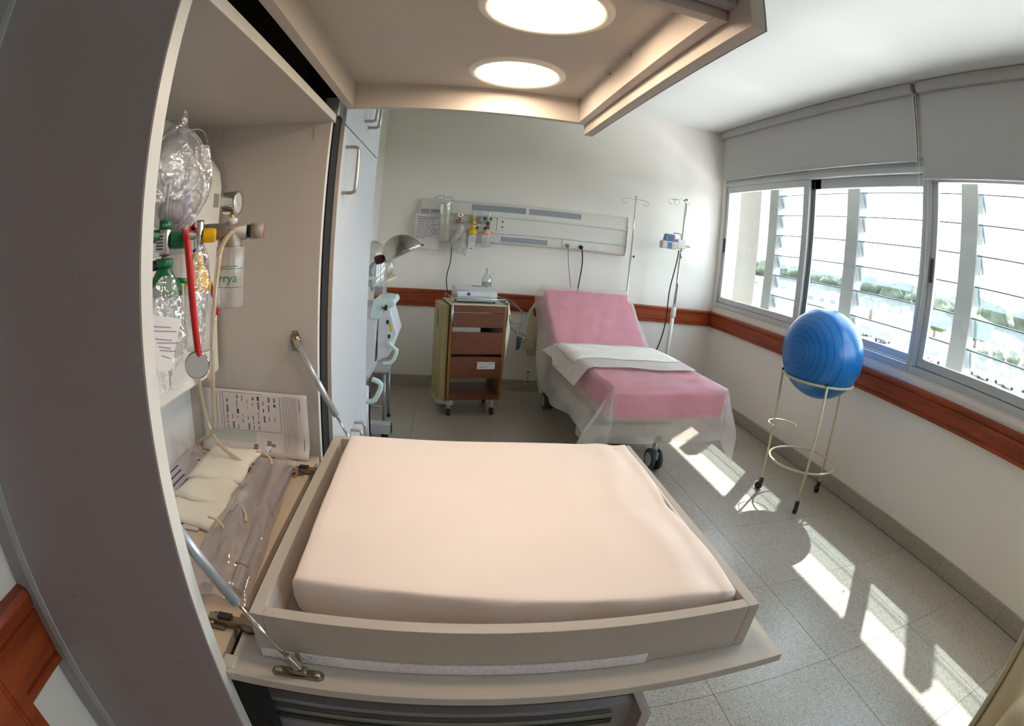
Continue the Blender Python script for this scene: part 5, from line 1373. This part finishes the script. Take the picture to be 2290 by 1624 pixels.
# ---------------------------------------------------------------- the view outside (ground lies 5 m below the floor)
GZ = -5.0
gm = mat('dry_grass', (70, 74, 46), .95, var=.25, scale=.12)
struct(MB().box(14, 700, -420, 700, GZ - .5, GZ).build('ground', gm))
ROADM = mat('pale_gravel', (128, 123, 112), .95, var=.06, scale=.2)
struct(MB().box(104, 178, -400, 122, GZ, GZ + .02).build('road_1', ROADM))
struct(MB().box(44, 78, -60, 96, GZ, GZ + .03).build('parking_ground', mat('asphalt_pale', (88, 87, 84), .95, var=.06, scale=.3)))
struct(MB().obox((92, 150, GZ + .02), Vector((6, -3, 0)), Vector((26, 40, 0)), Z * .02).build('path_1', ROADM))
LEAF = [mat('leaf_dark', (38, 48, 32), .9, var=.35, scale=1.2, bump=.8, bscale=2.0), mat('leaf_mid', (66, 90, 40), .9, var=.3, scale=1.0, bump=.8, bscale=2.0), mat('leaf_grey', (60, 68, 52), .9, var=.3, scale=1.0, bump=.8, bscale=2.0)]
BARK = mat('bark', (96, 80, 64), .9)
def tree(label, x, y, h, w_, kind, seed, name='tree', group='trees beyond the road'):
    t = thing(name, label, name.split('_')[-1], (x, y, GZ), group)
    tr_h = h * .3
    MB().cyl((x, y, GZ), (x, y, GZ + tr_h + h * .15), w_ * .05, w_ * .035, n=8).build('trunk', BARK, t, smooth=True)
    blob((x, y, GZ + tr_h + h * .36), w_ * .5, w_ * .5, h * .36, seed, .28, 34, 22).build('crown', LEAF[kind], t, smooth=True)
    return t
rnd = random.Random(21)
where = ['far left by the fin', 'left of the first louvre post', 'behind the shed', 'behind the shed roof', 'left of the palm', 'behind the palm', 'right of the palm', 'near the window mullion',
         'left of the last post in view', 'behind the last post in view', 'right of the last post', 'behind the white tent', 'right of the white tent', 'at the right edge', 'far right outside']
for k in range(15):
    az = 1.5 - .083 * k
    xx = 205 + rnd.uniform(-4, 4); yy = az * xx
    tree('distant tree seen through the louvres, ' + where[k], xx, yy, rnd.uniform(11, 16), rnd.uniform(11.5, 12.6), rnd.choice((0, 0, 2)), 40 + k)
for k in range(14):
    az = 1.46 - .083 * k
    xx = 246 + rnd.uniform(-3, 3); yy = az * xx
    tree('back row tree, right of the one ' + where[k], xx, yy, rnd.uniform(13, 17), 15, rnd.choice((0, 2)), 140 + k)
tree('light green round tree, left of the post in the right window', 112, 76, 6.5, 8, 1, 70)
tree('light green round tree, right of the post in the right window', 120, 66.5, 7.5, 9, 1, 71)
for k in range(6):
    tree('low grey-green bush by the parking ground, number %s from the left' % ('one two three four five six'.split()[k]), 80 + .6 * k, 42 - 3.0 * k, 2.4 + .5 * (k % 3), 2.5, 2, 90 + k, 'roadside_bush', 'bushes beside the parking ground')
# palm
pa = thing('palm_tree', 'palm tree with spreading fronds seen through the middle sash', 'palm', (108, 97.5, GZ))
MB().cyl((108, 97.5, GZ), (108, 97.5, GZ + 5.4), .55, .42, n=10).build('trunk', BARK, pa, smooth=True)
for k in range(26):
    a = 2 * PI * k / 26 + .1 * (k % 3); el = (.2, .65, 1.05)[k % 3]
    d = Vector((math.cos(a), math.sin(a), 0)); L_ = 4.6
    sd = d.cross(Z)
    def fr_(u, v, d=d, sd=sd, el=el, L_=L_):
        r = L_ * v
        return Vector((108, 97.5, GZ + 5.3)) + d * (r * math.cos(el) * (1 - .1 * v)) + Z * (r * math.sin(el) - 2.6 * v * v) + sd * ((u - .5) * 1.0 * math.sin(PI * (.06 + .94 * v)) ) - Z * abs(u - .5) * .5
    MB().grid(fr_, 2, 7).build('frond', LEAF[1] if k % 3 else LEAF[2], pa, smooth=True)
# cars
def car(label, x, y, rz, paint):
    c = thing('parked_car', label, 'car', (x, y, GZ + .03), 'parked cars below the window')
    R_ = Matrix.Translation((x, y, GZ + .03)) @ Matrix.Rotation(rz, 4, 'Z')
    MB().prism([(-2.1, .35), (-2.15, .75), (-1.9, .9), (-1.0, .98), (1.2, .98), (2.0, .85), (2.15, .6), (2.1, .35)], (0, -.85, 0), X, Z, Y, 1.7).build('body', paint, c, M=R_, bevel=.08)
    MB().prism([(-1.3, .95), (-.8, 1.5), (.75, 1.52), (1.35, .95)], (0, -.74, 0), X, Z, Y, 1.48).build('cabin', mat('car_glass', (40, 46, 54), .15), c, M=R_, bevel=.05)
    MB().box(-.75, .72, -.70, .70, 1.49, 1.55).build('roof', paint, c, M=R_, bevel=.03)
    for sx_ in (-1.3, 1.3):
        for sy in (-.86, .66): MB().cyl((sx_, sy, .32), (sx_, sy + .2, .32), .32, n=14).build('wheel', BLACKP, c, M=R_, smooth=True)
    for sy in (-.65, .65): MB().box(-2.17, -2.13, sy - .15, sy + .15, .6, .8).build('tail_light', mat('tail_red', (170, 30, 26), .4), c, M=R_)
CW = mat('car_white', (232, 232, 230), .3); CD = mat('car_dark', (60, 66, 74), .3); CS = mat('car_silver', (176, 180, 184), .3, .4)
car('white parked car, left of the post in the right window', 56.5, 38.2, .15, CW)
car('silver parked car behind the white one', 61, 43.5, .15, CS)
car('dark parked car under the palm, left one', 63, 57.5, .4, CD)
car('dark parked car under the palm, right one', 61, 51.5, .4, CD)
car('white parked car at the foot of the right window', 60, 31.5, .9, CW)
car('white parked car at the bottom right of the window', 60.5, 27.5, .9, CW)
car('silver parked car furthest right by the bushes', 62, 23.5, .9, CS)
car('small dark car far off on the pale road', 168, 87, 1.4, CD)
# white buildings
def shed(label, x, y, rz, lx_, ly, h, roofc, name='shed', cat='shed'):
    s_ = thing(name, label, cat, (x, y, GZ))
    R_ = Matrix.Translation((x, y, GZ)) @ Matrix.Rotation(rz, 4, 'Z')
    MB().box(-lx_ / 2, lx_ / 2, -ly / 2, ly / 2, 0, h).build('wall', mat('shed_white', (170, 170, 168), .8), s_, M=R_)
    MB().prism([(-lx_ / 2 - .4, h), (0, h * 1.45), (lx_ / 2 + .4, h), (lx_ / 2 + .4, h + .15), (0, h * 1.45 + .2), (-lx_ / 2 - .4, h + .15)], (0, -ly / 2 - .3, 0), X, Z, Y, ly + .6).build('roof', roofc, s_, M=R_)
    for k in range(3):
        MB().box(-lx_ / 2 - .03, -lx_ / 2, -ly / 2 + ly * (.15 + .28 * k), -ly / 2 + ly * (.28 + .28 * k), h * .35, h * .75).build('window', mat('dark_window', (70, 80, 90), .3), s_, M=R_)
shed('white shed with blue-grey roof, left of the palm', 118, 131, .8, 9, 14, 3.2, mat('roof_blue_grey', (84, 96, 108), .7))
shed('long white building near the plaster fin', 150, 208, .9, 14, 26, 3.5, mat('roof_white', (176, 175, 172), .7))
shed('white tent-roofed hall in the right window', 150, 75, .4, 13, 13, 3.6, mat('roof_white', (176, 175, 172), .7), 'hall', 'building')
